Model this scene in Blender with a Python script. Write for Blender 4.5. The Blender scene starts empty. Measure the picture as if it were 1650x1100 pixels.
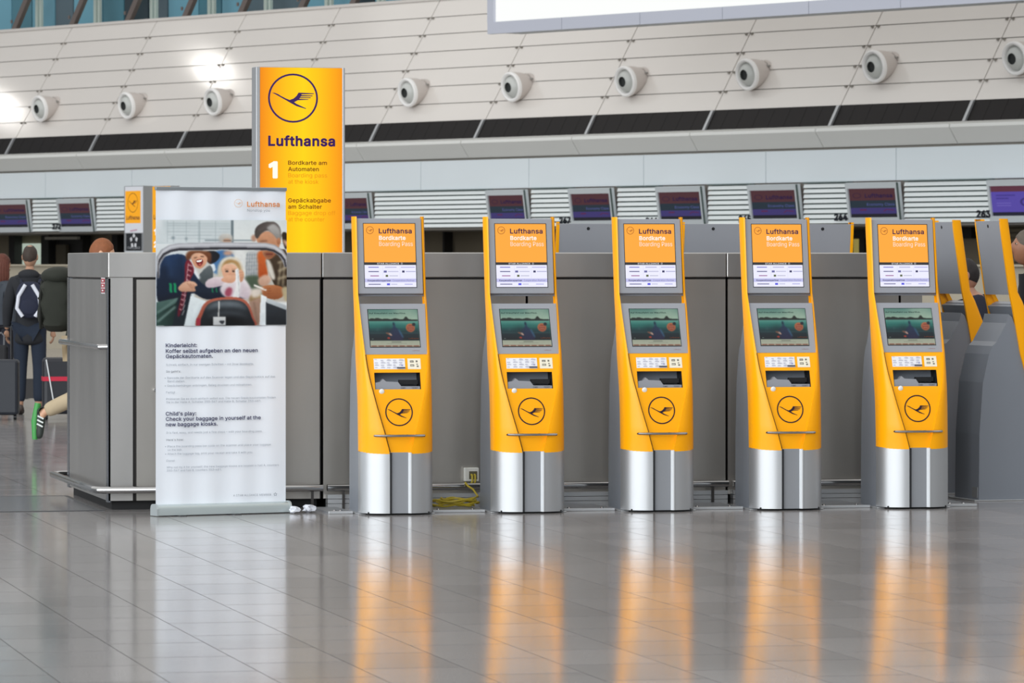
import bpy, bmesh, math, random
from math import sin, cos, pi, radians, atan2, sqrt
from mathutils import Vector, Matrix, Euler
random.seed(7)
SC = bpy.context.scene
COL = SC.collection

# ------------------------------------------------------------------ camera
F = 7400.0                 # focal length in pixels of a 1650 x 1100 frame
HY = 425.0                 # row of the horizon
CH = 1.6                   # eye height
TH = math.atan(1645.0 / F) # the kiosk row is seen at this angle
FW = Vector((sin(TH), cos(TH), 0)); RT = Vector((cos(TH), -sin(TH), 0)); UP = Vector((0, 0, 1))
CAMP = Vector((0, 0, CH))
cam = bpy.data.cameras.new('camera'); cam.sensor_width = 36.0
cam.lens = F / 1650 * 36; cam.shift_y = -(550 - HY) / 1650
cam.clip_start = 0.5; cam.clip_end = 600
cam.dof.use_dof = True; cam.dof.focus_distance = 29.6; cam.dof.aperture_fstop = 10.0
camo = bpy.data.objects.new('camera', cam); COL.objects.link(camo)
camo.location = CAMP; camo.rotation_euler = (pi / 2, 0, -TH)
SC.camera = camo

# ------------------------------------------------------------------ light
SC.view_settings.view_transform = 'Standard'; SC.view_settings.look = 'None'
SC.view_settings.exposure = 0.0; SC.view_settings.gamma = 1.0
SC.view_settings.use_curve_mapping = False
wd = bpy.data.worlds.new('hall_daylight'); SC.world = wd; wd.use_nodes = True
wd.node_tree.nodes['Background'].inputs[0].default_value = (0.90, 0.95, 1.0, 1)
wd.node_tree.nodes['Background'].inputs[1].default_value = 0.33

def area(name, loc, target, sx, sy, power, col):
    l = bpy.data.lights.new(name, 'AREA'); l.shape = 'RECTANGLE'; l.size = sx; l.size_y = sy
    l.energy = power; l.color = col
    o = bpy.data.objects.new(name, l); COL.objects.link(o); o.location = loc
    o.rotation_euler = (Vector(target) - Vector(loc)).to_track_quat('-Z', 'Y').to_euler()
    return o
# fill light added behind left of camera, and the luminous roof of the hall
area('left_fill_light', (-34, -6, 15), (4, 34, 1.0), 90, 30, 40000, (0.93, 0.97, 1.0))
area('roof_skylight', (16, 52, 22), (16, 52, 0), 110, 100, 24000, (1.0, 0.97, 0.92))

# ------------------------------------------------------------------ materials
def lin(c):
    return c / 12.92 if c <= 0.04045 else ((c + 0.055) / 1.055) ** 2.4
def C(h):
    if isinstance(h, (tuple, list)): return tuple(h)[:3]
    h = h.lstrip('#'); return tuple(lin(int(h[i:i + 2], 16) / 255) for i in (0, 2, 4))
MATS = {}
def mat(name, col, rough=0.5, metal=0.0, spec=0.5, noise=0.0, nscale=8.0, bump=0.0, stretch=(1, 1, 1), coat=0.0, alpha=None, rvar=0.0):
    if name in MATS: return MATS[name]
    m = bpy.data.materials.new(name); m.use_nodes = True; MATS[name] = m
    nt = m.node_tree; b = nt.nodes['Principled BSDF']
    c = C(col); b.inputs['Base Color'].default_value = (*c, 1)
    b.inputs['Roughness'].default_value = rough; b.inputs['Metallic'].default_value = metal
    b.inputs['Specular IOR Level'].default_value = spec
    if coat: b.inputs['Coat Weight'].default_value = coat; b.inputs['Coat Roughness'].default_value = 0.08
    if alpha is not None: b.inputs['Alpha'].default_value = alpha
    m.diffuse_color = (*c, 1)
    if noise or bump or rvar:
        tc = nt.nodes.new('ShaderNodeTexCoord'); mp = nt.nodes.new('ShaderNodeMapping')
        mp.inputs['Scale'].default_value = stretch
        nt.links.new(tc.outputs['Object'], mp.inputs['Vector'])
        n = nt.nodes.new('ShaderNodeTexNoise'); n.inputs['Scale'].default_value = nscale; n.inputs['Detail'].default_value = 5
        nt.links.new(mp.outputs['Vector'], n.inputs['Vector'])
        if noise:
            r = nt.nodes.new('ShaderNodeMix'); r.data_type = 'RGBA'
            r.inputs[6].default_value = (*[v * (1 - noise) for v in c], 1); r.inputs[7].default_value = (*[min(1, v * (1 + noise)) for v in c], 1)
            nt.links.new(n.outputs['Fac'], r.inputs[0]); nt.links.new(r.outputs[2], b.inputs['Base Color'])
        if rvar:
            mr = nt.nodes.new('ShaderNodeMapRange'); mr.inputs['To Min'].default_value = max(0.02, rough - rvar); mr.inputs['To Max'].default_value = rough + rvar
            nt.links.new(n.outputs['Fac'], mr.inputs['Value']); nt.links.new(mr.outputs['Result'], b.inputs['Roughness'])
        if bump:
            bp = nt.nodes.new('ShaderNodeBump'); bp.inputs['Strength'].default_value = bump; bp.inputs['Distance'].default_value = 0.01
            nt.links.new(n.outputs['Fac'], bp.inputs['Height']); nt.links.new(bp.outputs['Normal'], b.inputs['Normal'])
    return m
def emit(col, s=1.0):
    name = 'lit_%s_%.2f' % (str(col).lstrip('#'), s)
    if name in MATS: return MATS[name]
    m = bpy.data.materials.new(name); m.use_nodes = True; MATS[name] = m
    nt = m.node_tree; b = nt.nodes['Principled BSDF']; c = C(col)
    b.inputs['Base Color'].default_value = (0.01, 0.01, 0.01, 1); b.inputs['Roughness'].default_value = 0.35
    b.inputs['Specular IOR Level'].default_value = 0.25
    b.inputs['Emission Color'].default_value = (*c, 1); b.inputs['Emission Strength'].default_value = s
    return m
def ink(col): return mat('ink_' + col.lstrip('#'), col, 0.55, spec=0.3)

YEL = mat('yellow_lacquer', '#ffab00', 0.35, noise=0.02, nscale=3, spec=0.35)
GRY = mat('grey_lacquer', '#93959b', 0.42, noise=0.03, nscale=5)
HOUS = mat('housing_grey', '#7d828a', 0.45, noise=0.03, nscale=4)
STEEL = mat('brushed_steel', '#c0bebb', 0.36, metal=1.0, noise=0.09, nscale=3.0, stretch=(1.0, 1.0, 0.25), bump=0.02, rvar=0.06)
STEELD = mat('brushed_steel_panel', '#b4b0aa', 0.38, metal=1.0, noise=0.10, nscale=2.6, stretch=(1.0, 1.0, 0.25), bump=0.02, rvar=0.06)
ALU = mat('satin_aluminium', '#bcbec0', 0.48, metal=0.8, noise=0.03, nscale=4)
ALUB = mat('highlight_edge', '#dfe2e4', 0.35, metal=0.3)
ALUD = mat('dark_aluminium', '#a3a6ab', 0.38, metal=0.6, noise=0.03, nscale=4)
CHROME = mat('chrome', '#b2b2b2', 0.16, metal=1.0)
DARK = mat('dark_recess', '#0a0a0b', 0.6, noise=0.1)
BLACK = mat('black_plastic', '#1c1d20', 0.45, noise=0.1)
NAVY = ink('#1c1450')

# ------------------------------------------------------------------ mesh builder
class MB:
    def __init__(s): s.v = []; s.f = []; s.m = []; s.mats = []; s.sm = []
    def mi(s, m):
        if m is None: m = None
        if m not in s.mats: s.mats.append(m)
        return s.mats.index(m)
    def add(s, vs, fs, m=None, smooth=False):
        o = len(s.v); s.v += [tuple(v) for v in vs]; k = s.mi(m)
        for f in fs: s.f.append(tuple(i + o for i in f)); s.m.append(k); s.sm.append(smooth)
    def box(s, a, b, m=None, bev=0.0):
        x0, y0, z0 = a; x1, y1, z1 = b
        if x0 > x1: x0, x1 = x1, x0
        if y0 > y1: y0, y1 = y1, y0
        if z0 > z1: z0, z1 = z1, z0
        if bev <= 0:
            vs = [(x, y, z) for x in (x0, x1) for y in (y0, y1) for z in (z0, z1)]
            s.add(vs, [(0, 1, 3, 2), (4, 6, 7, 5), (0, 4, 5, 1), (2, 3, 7, 6), (0, 2, 6, 4), (1, 5, 7, 3)], m); return
        bm = bmesh.new(); bmesh.ops.create_cube(bm, size=1)
        for v in bm.verts: v.co = Vector(((x0 + x1) / 2 + v.co.x * (x1 - x0), (y0 + y1) / 2 + v.co.y * (y1 - y0), (z0 + z1) / 2 + v.co.z * (z1 - z0)))
        bmesh.ops.bevel(bm, geom=bm.edges[:], offset=bev, segments=2, affect='EDGES', profile=0.5)
        s.bm(bm, m, False)
    def bm(s, bm, m=None, smooth=False):
        bm.verts.index_update()
        s.add([v.co.copy() for v in bm.verts], [[v.index for v in f.verts] for f in bm.faces], m, smooth); bm.free()
    def prism(s, pts, a, b, axis='y', m=None, smooth=False):
        # pts: 2-D outline; axis is the extrusion axis
        n = len(pts)
        def P(p, t): return {'y': (p[0], t, p[1]), 'x': (t, p[0], p[1]), 'z': (p[0], p[1], t)}[axis]
        vs = [P(p, a) for p in pts] + [P(p, b) for p in pts]
        fs = [tuple(range(n)), tuple(range(2 * n - 1, n - 1, -1))]
        s.add(vs, fs, m, False)
        s.add(vs, [(i, i + n, (i + 1) % n + n, (i + 1) % n) for i in range(n)], m, smooth)
    def tube(s, pts, r, m=None, n=10, cap=True):
        pts = [Vector(p) for p in pts]; k = len(pts); rr = r if isinstance(r, (list, tuple)) else [r] * k
        vs = []; prev = None
        for i, p in enumerate(pts):
            d = (pts[min(i + 1, k - 1)] - pts[max(i - 1, 0)]).normalized()
            if prev is None:
                a = d.orthogonal().normalized()
            else:
                a = (prev - d * prev.dot(d)).normalized()
            prev = a; b = d.cross(a)
            vs += [p + (a * cos(2 * pi * j / n) + b * sin(2 * pi * j / n)) * rr[i] for j in range(n)]
        fs = [(i * n + j, i * n + (j + 1) % n, (i + 1) * n + (j + 1) % n, (i + 1) * n + j) for i in range(k - 1) for j in range(n)]
        s.add(vs, fs, m, True)
        if cap: s.add(vs[:n], [tuple(range(n - 1, -1, -1))], m); s.add(vs[-n:], [tuple(range(n))], m)
    def lathe(s, prof, m=None, n=24, mtx=None, smooth=True):
        # prof: (r, h) pairs about +Z
        vs = []
        for r, h in prof: vs += [Vector((r * cos(2 * pi * j / n), r * sin(2 * pi * j / n), h)) for j in range(n)]
        if mtx is not None: vs = [mtx @ v for v in vs]
        fs = [(i * n + j, i * n + (j + 1) % n, (i + 1) * n + (j + 1) % n, (i + 1) * n + j) for i in range(len(prof) - 1) for j in range(n)]
        s.add(vs, fs, m, smooth)
    def ell(s, c, r, m=None, nu=16, nv=10, mtx=None):
        vs = []; fs = []
        for i in range(nv + 1):
            a = pi * i / nv
            for j in range(nu):
                b = 2 * pi * j / nu
                v = Vector((r[0] * sin(a) * cos(b), r[1] * sin(a) * sin(b), r[2] * cos(a)))
                if mtx is not None: v = mtx @ v
                vs.append(v + Vector(c))
        for i in range(nv):
            for j in range(nu): fs.append((i * nu + j, (i + 1) * nu + j, (i + 1) * nu + (j + 1) % nu, i * nu + (j + 1) % nu))
        s.add(vs, fs, m, True)
    def grid(s, rows, m=None, smooth=True, flip=False):
        n = len(rows[0]); vs = [p for r in rows for p in r]
        fs = []
        for i in range(len(rows) - 1):
            for j in range(n - 1):
                q = (i * n + j, i * n + j + 1, (i + 1) * n + j + 1, (i + 1) * n + j)
                fs.append(q[::-1] if flip else q)
        s.add(vs, fs, m, smooth)
    def xf(s, M): s.v = [tuple(M @ Vector(v)) for v in s.v]; return s
    def build(s, name, m=None, parent=None, loc=None, rot=None, sharp=40, merge=True):
        me = bpy.data.meshes.new(name); me.from_pydata(s.v, [], s.f)
        ms = [x if x is not None else m for x in s.mats]
        for x in ms: me.materials.append(x)
        me.polygons.foreach_set('material_index', s.m); me.polygons.foreach_set('use_smooth', s.sm)
        me.update()
        if merge:
            bm = bmesh.new(); bm.from_mesh(me)
            bmesh.ops.remove_doubles(bm, verts=bm.verts, dist=1e-6)
            bmesh.ops.recalc_face_normals(bm, faces=bm.faces); bm.to_mesh(me); bm.free()
        if any(s.sm): me.set_sharp_from_angle(angle=radians(sharp))
        return link(name, me, parent, loc, rot)
def link(name, data, parent=None, loc=None, rot=None):
    o = bpy.data.objects.new(name, data); COL.objects.link(o)
    if parent is not None: o.parent = parent
    if loc is not None: o.location = loc
    if rot is not None: o.rotation_euler = rot
    return o
def tag(o, label=None, cat=None, group=None, kind=None):
    if label: o['label'] = label
    if cat: o['category'] = cat
    if group: o['group'] = group
    if kind: o['kind'] = kind
    return o
def thing(name, label, cat, loc=(0, 0, 0), rz=0.0, group=None):
    return tag(link(name, None, None, loc, (0, 0, rz)), label, cat, group)
def copy_tree(o, parent=None):
    c = o.copy(); COL.objects.link(c); c.parent = parent
    for ch in list(o.children): copy_tree(ch, c)
    return c

# ------------------------------------------------------------------ flat print (lettering and pictures), lies in the x-z plane, faces -y
TXT = {}
# outlines of a plain grotesque alphabet (advance, contours), 1000 units to the em
GLYPH = {
 'A': (480, '16,0 201,509 276,509 463,0 395,0 287,302 280,323 272,346 264,372 255,402 244,438 232,478 245,478 233,437 222,402 213,371 204,345 197,322 191,302 85,0;110,142 110,199 370,199 370,142'),
 'B': (456, '60,0 60,509 241,509 274,507 304,501 329,491 350,477 367,461 381,442 390,421 396,398 398,374 397,353 393,336 387,320 378,307 368,295 356,286 343,278 329,272 315,267 315,262 331,260 347,254 363,245 378,234 391,220 402,203 411,184 416,161 418,136 416,111 410,88 400,67 386,48 368,31 344,18 317,8 284,2 247,0;125,57 245,57 281,60 309,67 330,80 344,96 353,115 355,137 354,153 350,169 342,184 333,197 320,209 306,218 289,225 269,229 248,231 125,231;125,285 238,285 256,287 273,290 288,296 302,304 314,314 323,326 330,340 335,355 336,372 333,393 326,412 313,429 294,442 270,449 240,452 125,452'),
 'C': (510, '267,-7 225,-3 186,7 150,25 119,49 92,79 70,115 53,157 44,203 40,254 44,305 53,352 70,393 92,429 119,459 150,484 186,501 225,512 267,516 293,514 317,511 340,504 362,496 383,485 402,471 419,456 435,438 448,418 459,397 467,373 473,348 408,348 404,365 397,380 389,395 380,407 369,418 357,428 344,437 330,444 315,449 300,453 284,455 267,456 237,453 209,445 184,432 161,414 141,391 125,364 113,332 106,295 103,254 106,213 113,177 125,145 141,117 161,94 184,76 210,63 237,56 267,53 284,54 300,56 315,60 330,65 344,72 357,81 369,90 380,102 389,114 397,128 404,144 408,160 473,160 467,135 459,112 448,91 435,71 420,53 402,38 383,24 363,13 341,5 317,-2 293,-6'),
 'D': (502, '219,0 96,0 96,57 215,57 254,60 288,68 318,81 343,99 363,122 379,149 390,181 397,216 399,255 397,294 390,329 379,361 364,388 344,410 320,428 291,441 258,449 221,452 93,452 93,509 225,509 273,505 315,495 353,478 385,455 412,426 433,391 449,351 458,306 462,255 458,205 449,159 433,119 411,83 384,54 351,31 312,14 268,3;125,509 125,0 60,0 60,509'),
 'E': (419, '60,0 60,509 372,509 372,452 125,452 125,286 355,286 355,229 125,229 125,57 375,57 375,0'),
 'F': (410, '60,0 60,509 369,509 369,452 125,452 125,278 346,278 346,221 125,221 125,0'),
 'G': (520, '269,-7 225,-3 185,7 149,25 118,49 91,79 69,116 53,157 43,203 40,254 43,305 53,352 69,393 91,429 117,459 149,484 184,501 223,512 265,516 291,514 316,510 340,504 363,494 384,483 403,469 421,453 436,436 449,416 460,395 468,373 474,349 408,349 402,365 395,379 387,393 378,406 368,417 356,427 344,436 330,443 315,448 300,453 283,455 265,456 236,453 209,445 183,432 160,414 141,392 125,364 113,332 106,295 103,254 106,213 113,177 125,145 141,117 161,95 184,76 210,63 238,56 269,53 296,55 322,61 345,71 365,85 382,102 396,123 407,147 413,173 415,202 434,199 283,199 283,256 478,256 478,200 475,160 466,124 451,91 431,62 406,38 377,19 344,5 308,-4'),
 'H': (517, '60,0 60,509 125,509 125,289 392,289 392,509 457,509 457,0 392,0 392,232 125,232 125,0'),
 'I': (300, '31,0 31,57 118,57 118,452 31,452 31,509 269,509 269,452 183,452 183,57 269,57 269,0'),
 'J': (396, '185,-7 143,-2 106,11 75,33 52,63 38,100 33,145 33,173 98,173 98,145 100,117 108,93 122,74 139,61 160,53 185,50 209,53 230,61 248,74 261,93 269,117 272,145 272,509 336,509 336,145 332,100 318,63 294,33 263,11 227,-2'),
 'K': (467, '104,145 104,216 116,231 128,246 139,261 151,275 162,289 174,303 187,317 199,331 212,344 364,509 448,509 231,276 228,276;60,0 60,509 125,509 125,334 124,225 125,193 125,0;372,0 188,259 228,309 449,0'),
 'L': (393, '60,0 60,509 125,509 125,57 361,57 361,0'),
 'M': (628, '60,0 60,509 152,509 277,187 287,159 299,123 311,84 322,49 307,49 318,83 330,121 342,158 352,187 476,509 568,509 568,0 504,0 504,291 504,327 505,369 506,413 507,457 513,457 508,441 503,425 498,409 482,363 467,322 456,291 342,0 286,0 170,291 159,321 145,361 129,408 112,457 119,457 120,416 121,372 122,328 122,291 122,0'),
 'N': (523, '60,0 60,509 136,509 343,183 349,174 355,163 363,151 371,137 379,122 388,107 396,90 405,73 414,55 405,54 403,72 402,90 401,108 400,126 399,142 399,157 399,195 399,509 463,509 463,0 387,0 202,290 177,331 168,346 159,363 148,381 108,452 119,454 122,384 124,328 125,291 125,0'),
 'O': (533, '267,-7 225,-3 186,7 150,25 119,49 92,79 70,115 53,157 44,203 40,254 44,305 53,352 70,393 92,429 119,459 150,484 186,501 225,512 267,516 309,512 348,501 384,484 415,459 442,429 464,393 480,352 490,305 493,254 490,203 480,157 464,115 442,79 415,49 384,25 348,7 309,-3;267,53 296,55 324,63 349,76 372,94 392,116 408,144 420,176 428,213 430,254 428,295 420,332 408,365 392,392 372,415 349,433 324,446 296,453 267,456 237,453 210,445 184,433 161,415 142,392 125,364 113,332 106,295 103,254 106,213 113,176 125,144 142,117 161,94 184,76 210,63 237,55'),
 'P': (445, '60,0 60,509 235,509 272,506 305,499 332,487 356,471 375,452 390,430 400,404 407,377 409,348 407,318 400,291 390,265 375,243 356,223 332,207 305,195 272,188 235,186 109,186 109,242 233,242 257,244 279,248 297,256 312,266 324,279 333,294 339,310 343,328 344,348 343,367 339,385 333,402 324,416 312,428 297,439 279,446 257,451 232,452 125,452 125,0'),
 'R': (449, '60,0 60,509 236,509 273,506 305,500 333,489 356,473 376,455 390,433 401,408 407,381 409,352 407,323 401,296 390,271 376,250 356,232 333,217 305,206 273,200 236,198 96,198 96,255 234,255 258,256 280,260 298,267 313,276 325,287 334,300 340,316 344,333 345,352 344,371 340,389 334,405 325,419 313,430 298,440 279,446 258,451 233,452 125,452 125,0;353,0 230,229 303,229 428,0'),
 'S': (447, '224,-9 188,-7 156,-1 128,9 102,23 81,40 64,60 51,83 42,109 38,137 104,137 108,118 114,102 123,88 136,76 150,66 166,59 185,53 204,50 224,49 246,50 267,54 286,60 303,69 317,79 329,92 338,106 344,122 346,139 344,154 340,168 332,179 322,189 310,197 296,205 280,211 263,217 245,222 184,239 145,253 112,269 86,289 67,313 56,341 52,372 54,400 62,425 75,448 92,468 113,484 138,498 165,508 195,514 227,516 259,514 289,508 316,498 340,484 360,468 377,449 390,427 398,403 401,378 337,378 332,402 320,421 302,437 280,449 254,456 225,459 204,457 185,454 167,448 152,440 139,430 129,418 121,405 117,391 115,376 117,359 122,345 131,334 142,324 155,315 169,308 184,302 198,297 212,293 264,279 279,275 295,270 312,264 328,256 344,248 359,238 372,226 384,213 395,198 402,180 407,161 408,139 406,112 399,87 386,64 370,43 349,25 323,11 294,0 261,-7'),
 'T': (449, '32,452 32,509 417,509 417,452 257,452 257,0 193,0 193,452'),
 'U': (517, '259,-8 220,-6 186,2 154,15 126,33 103,55 85,80 71,108 63,140 60,173 60,509 124,509 124,178 126,155 132,133 141,113 153,95 169,80 187,68 208,59 232,53 259,52 285,53 309,59 331,68 349,80 364,95 377,113 385,133 391,155 393,178 393,509 457,509 457,173 454,140 446,108 433,80 414,55 391,33 363,15 332,2 297,-6'),
 'W': (686, '155,0 16,509 82,509 163,196 167,179 172,162 175,145 187,94 190,76 194,58 197,40 189,40 193,58 196,76 200,94 203,111 207,128 211,145 224,196 306,509 380,509 462,196 466,179 470,162 474,145 486,94 490,76 494,58 497,40 488,40 492,58 495,76 499,94 503,111 506,128 510,145 523,196 603,509 670,509 530,0 455,0 368,323 362,345 357,368 351,391 346,417 341,445 336,475 350,475 345,446 340,420 335,395 330,371 324,347 318,323 230,0'),
 'a': (389, '160,-9 137,-7 115,-3 94,5 76,15 60,29 48,45 38,63 32,84 30,108 32,128 36,146 43,161 53,174 64,184 78,193 92,200 108,206 125,211 143,214 161,217 178,220 234,227 247,229 257,231 265,235 271,240 274,246 276,255 276,257 275,272 272,285 267,297 260,307 251,315 240,322 227,327 212,330 196,331 178,330 163,327 149,322 137,316 127,309 118,301 110,292 104,283 100,274 41,291 51,313 64,331 79,346 95,358 114,368 133,375 153,380 173,383 194,384 208,384 223,382 239,379 255,375 271,369 286,360 300,350 312,336 322,320 330,301 335,278 337,251 337,0 277,0 277,52 272,52 267,43 260,34 252,25 242,16 229,8 215,1 199,-4 181,-7;170,45 192,47 211,51 228,59 242,68 254,80 263,93 270,108 274,122 276,138 276,190 272,187 267,184 259,182 251,180 241,178 231,176 200,171 175,168 161,166 147,163 134,159 122,153 112,147 103,139 97,130 93,118 92,105 93,93 96,82 102,72 109,64 119,57 130,52 142,48 156,46'),
 'b': (424, '229,-8 208,-7 189,-3 172,4 159,12 147,21 138,31 130,41 123,50 118,59 112,59 112,0 53,0 53,509 114,509 114,319 118,319 123,327 130,336 137,346 147,355 158,364 171,373 188,379 207,383 229,384 259,382 287,374 313,361 335,342 354,320 370,293 381,261 388,227 390,189 388,151 381,116 370,84 355,57 336,34 313,16 288,3 260,-6;220,47 242,49 262,55 279,66 294,80 306,97 316,117 323,139 327,163 328,189 327,215 323,239 316,261 307,281 295,298 280,311 262,322 243,328 220,330 198,328 178,322 161,312 147,299 134,282 125,263 118,241 114,216 113,189 114,162 118,138 125,115 135,95 147,78 162,65 179,55 198,49'),
 'c': (396, '207,-8 174,-5 144,3 117,16 93,35 72,58 56,85 44,116 37,150 34,187 37,225 44,260 56,291 72,318 93,341 117,360 144,374 174,382 207,384 226,384 243,381 260,377 276,371 291,364 305,356 318,346 330,335 340,322 349,308 356,293 362,277 303,262 300,272 295,281 290,289 284,297 278,304 270,311 261,316 252,321 242,325 231,328 220,329 207,330 184,328 163,321 145,310 130,296 118,278 108,258 102,236 98,212 96,187 98,163 102,139 108,117 118,97 130,80 145,66 163,55 184,49 207,46 220,47 232,49 243,52 253,55 262,60 271,66 279,73 285,80 292,89 297,98 301,107 304,117 363,102 357,86 350,70 341,56 331,43 319,32 306,21 292,12 277,5 261,-1 244,-5 226,-7'),
 'd': (424, '195,-8 165,-6 137,3 111,16 89,34 70,57 55,84 43,116 36,151 34,189 36,227 43,261 55,293 70,320 89,342 112,361 137,374 165,382 196,384 218,383 237,379 253,373 267,364 278,355 287,346 295,336 301,327 306,319 311,319 311,509 372,509 372,0 313,0 313,59 307,59 301,50 295,41 287,31 277,21 266,12 252,4 236,-3 217,-7;205,47 226,49 246,55 263,65 278,78 290,95 299,115 306,138 310,162 312,189 310,216 306,241 300,263 290,282 278,299 263,312 246,322 227,328 205,330 182,328 162,322 145,311 130,298 118,281 108,261 102,239 98,215 96,189 98,163 102,139 109,117 118,97 130,80 145,66 162,55 182,49'),
 'e': (404, '212,-8 177,-5 145,3 117,16 92,35 72,58 56,85 44,116 37,150 34,187 36,224 44,258 55,290 71,317 91,340 115,359 142,373 172,382 205,384 226,383 246,380 266,374 285,366 303,355 319,341 334,324 347,305 357,282 365,256 370,227 371,194 371,169 75,169 75,221 338,221 310,202 308,226 304,248 298,269 288,286 277,301 263,314 246,323 227,328 205,330 183,328 164,323 146,313 131,301 119,286 109,270 102,251 97,231 96,211 96,178 98,151 102,127 110,106 121,88 135,73 151,61 169,53 190,48 212,46 227,47 241,49 254,53 265,58 276,65 285,73 294,82 300,93 306,105 365,91 358,72 348,55 335,39 320,26 302,14 283,4 261,-3 237,-7'),
 'f': (254, '228,379 228,327 6,327 6,379;81,0 81,432 82,452 87,470 96,486 107,499 120,510 135,519 152,525 169,529 187,530 201,530 212,529 222,527 231,525 238,523 243,521 227,468 215,472 209,473 202,474 195,474 178,472 164,468 154,460 147,449 143,435 142,419 142,0'),
 'g': (425, '207,-151 180,-149 156,-146 134,-140 114,-132 97,-122 82,-110 70,-97 59,-84 51,-69 101,-41 107,-49 114,-57 122,-66 131,-74 142,-82 154,-88 169,-93 187,-96 207,-97 236,-95 261,-87 282,-75 298,-58 308,-34 311,-6 311,68 306,68 301,60 294,51 287,41 277,32 266,23 252,16 236,10 217,6 195,5 165,7 138,14 113,27 90,43 71,65 55,90 43,120 36,154 34,191 36,229 43,263 55,293 71,320 90,342 112,361 138,374 166,382 196,384 218,383 237,379 253,373 267,365 279,356 288,346 296,336 302,327 308,319 313,319 313,379 372,379 372,-9 370,-40 363,-67 350,-90 334,-109 314,-124 291,-136 265,-144 237,-149;205,59 227,61 246,66 264,75 278,87 290,103 300,121 307,142 311,166 312,193 311,219 307,242 300,264 291,283 279,299 264,312 247,322 227,328 205,330 182,328 163,322 145,312 130,298 118,282 109,262 102,241 98,218 96,193 98,167 102,144 109,123 118,104 131,88 145,76 163,66 183,61'),
 'h': (410, '114,227 114,0 53,0 53,509 114,509 114,287 102,287 116,319 132,344 152,362 175,374 200,382 227,384 252,383 275,377 295,369 313,356 328,340 341,321 350,298 355,271 357,240 357,0 296,0 296,235 293,263 286,286 273,304 256,318 235,326 210,329 192,328 176,324 161,317 147,308 136,297 126,283 119,266 115,248'),
 'i': (167, '53,0 53,379 114,379 114,0;84,443 73,444 63,448 54,455 47,463 43,472 41,483 43,494 47,504 54,512 63,518 73,522 84,524 95,522 105,518 114,512 121,504 125,494 126,483 125,472 121,463 114,455 105,448 95,444'),
 'j': (167, '53,379 114,379 114,-30 112,-52 108,-72 102,-90 92,-106 80,-119 65,-129 47,-137 27,-141 4,-143 -10,-143 -10,-87 2,-87 18,-85 31,-80 40,-72 47,-61 51,-46 53,-29;83,443 72,444 62,448 53,455 47,463 42,472 41,483 42,494 47,504 53,512 62,518 72,522 83,524 95,522 105,518 114,512 120,504 125,494 126,483 125,472 120,463 114,455 105,448 95,444'),
 'k': (381, '110,137 110,212 121,212 284,379 360,379 184,199 177,199;53,0 53,509 114,509 114,0;294,0 148,186 191,229 372,0'),
 'l': (189, '139,-2 112,0 91,8 74,20 62,37 55,59 53,84 53,509 114,509 114,99 114,83 117,71 120,62 126,57 135,53 146,52 160,53 170,54 181,3 162,-1 154,-2 147,-2'),
 'm': (610, '53,0 53,379 112,379 112,295 108,295 114,314 122,331 132,346 144,358 158,368 172,376 187,382 203,385 219,386 245,383 268,375 287,361 303,342 314,320 321,295 312,295 318,312 326,329 337,343 350,356 364,366 381,375 398,381 417,385 437,386 458,385 478,380 497,372 514,361 529,346 541,328 550,307 555,283 557,255 557,0 496,0 496,254 493,279 485,298 473,313 456,323 438,329 419,330 402,329 387,326 374,320 363,312 353,302 345,290 340,277 336,263 335,247 335,0 274,0 274,260 272,280 265,297 253,311 238,322 220,328 199,330 185,329 171,326 158,320 145,312 135,302 126,289 119,274 115,257 114,238 114,0'),
 'n': (410, '114,227 114,0 53,0 53,379 112,379 112,287 102,287 116,319 132,344 152,362 175,374 200,382 227,384 252,383 275,377 295,369 313,356 328,340 341,321 350,298 355,271 357,240 357,0 296,0 296,235 293,263 286,286 273,304 256,318 235,326 210,329 192,328 176,324 161,317 147,308 136,297 126,283 119,266 115,248'),
 'o': (415, '207,-8 174,-5 144,3 117,16 93,35 72,58 56,85 44,116 37,150 34,187 37,225 44,260 56,291 72,318 93,341 117,360 144,374 174,382 207,384 241,382 271,374 299,360 323,341 343,318 359,291 371,260 379,225 381,187 379,150 371,116 359,85 343,58 323,35 299,16 271,3 241,-5;207,46 231,49 252,55 270,66 285,80 298,97 307,117 314,139 318,163 319,187 318,212 314,236 307,258 298,278 285,296 270,310 252,321 231,328 207,330 184,328 163,321 145,310 130,296 118,278 108,258 102,236 98,212 96,187 98,163 102,139 108,117 118,97 130,80 145,66 163,55 184,49'),
 'p': (424, '53,-143 53,379 112,379 112,319 118,319 123,327 130,336 137,346 147,355 158,364 171,373 188,379 207,383 229,384 259,382 287,374 313,361 335,342 354,320 370,293 381,261 388,227 390,189 388,151 381,116 370,84 355,57 336,34 313,16 288,3 260,-6 229,-8 208,-7 189,-3 173,4 159,12 147,21 138,31 130,41 124,50 118,59 114,59 114,-143;220,47 242,49 262,55 279,66 294,80 306,97 316,117 323,139 327,163 328,189 327,215 323,239 316,261 307,281 295,298 280,311 262,322 243,328 220,330 198,328 178,322 161,312 147,299 134,282 125,263 118,241 114,216 113,189 114,162 118,138 125,115 135,95 147,78 162,65 179,55 198,49'),
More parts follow.
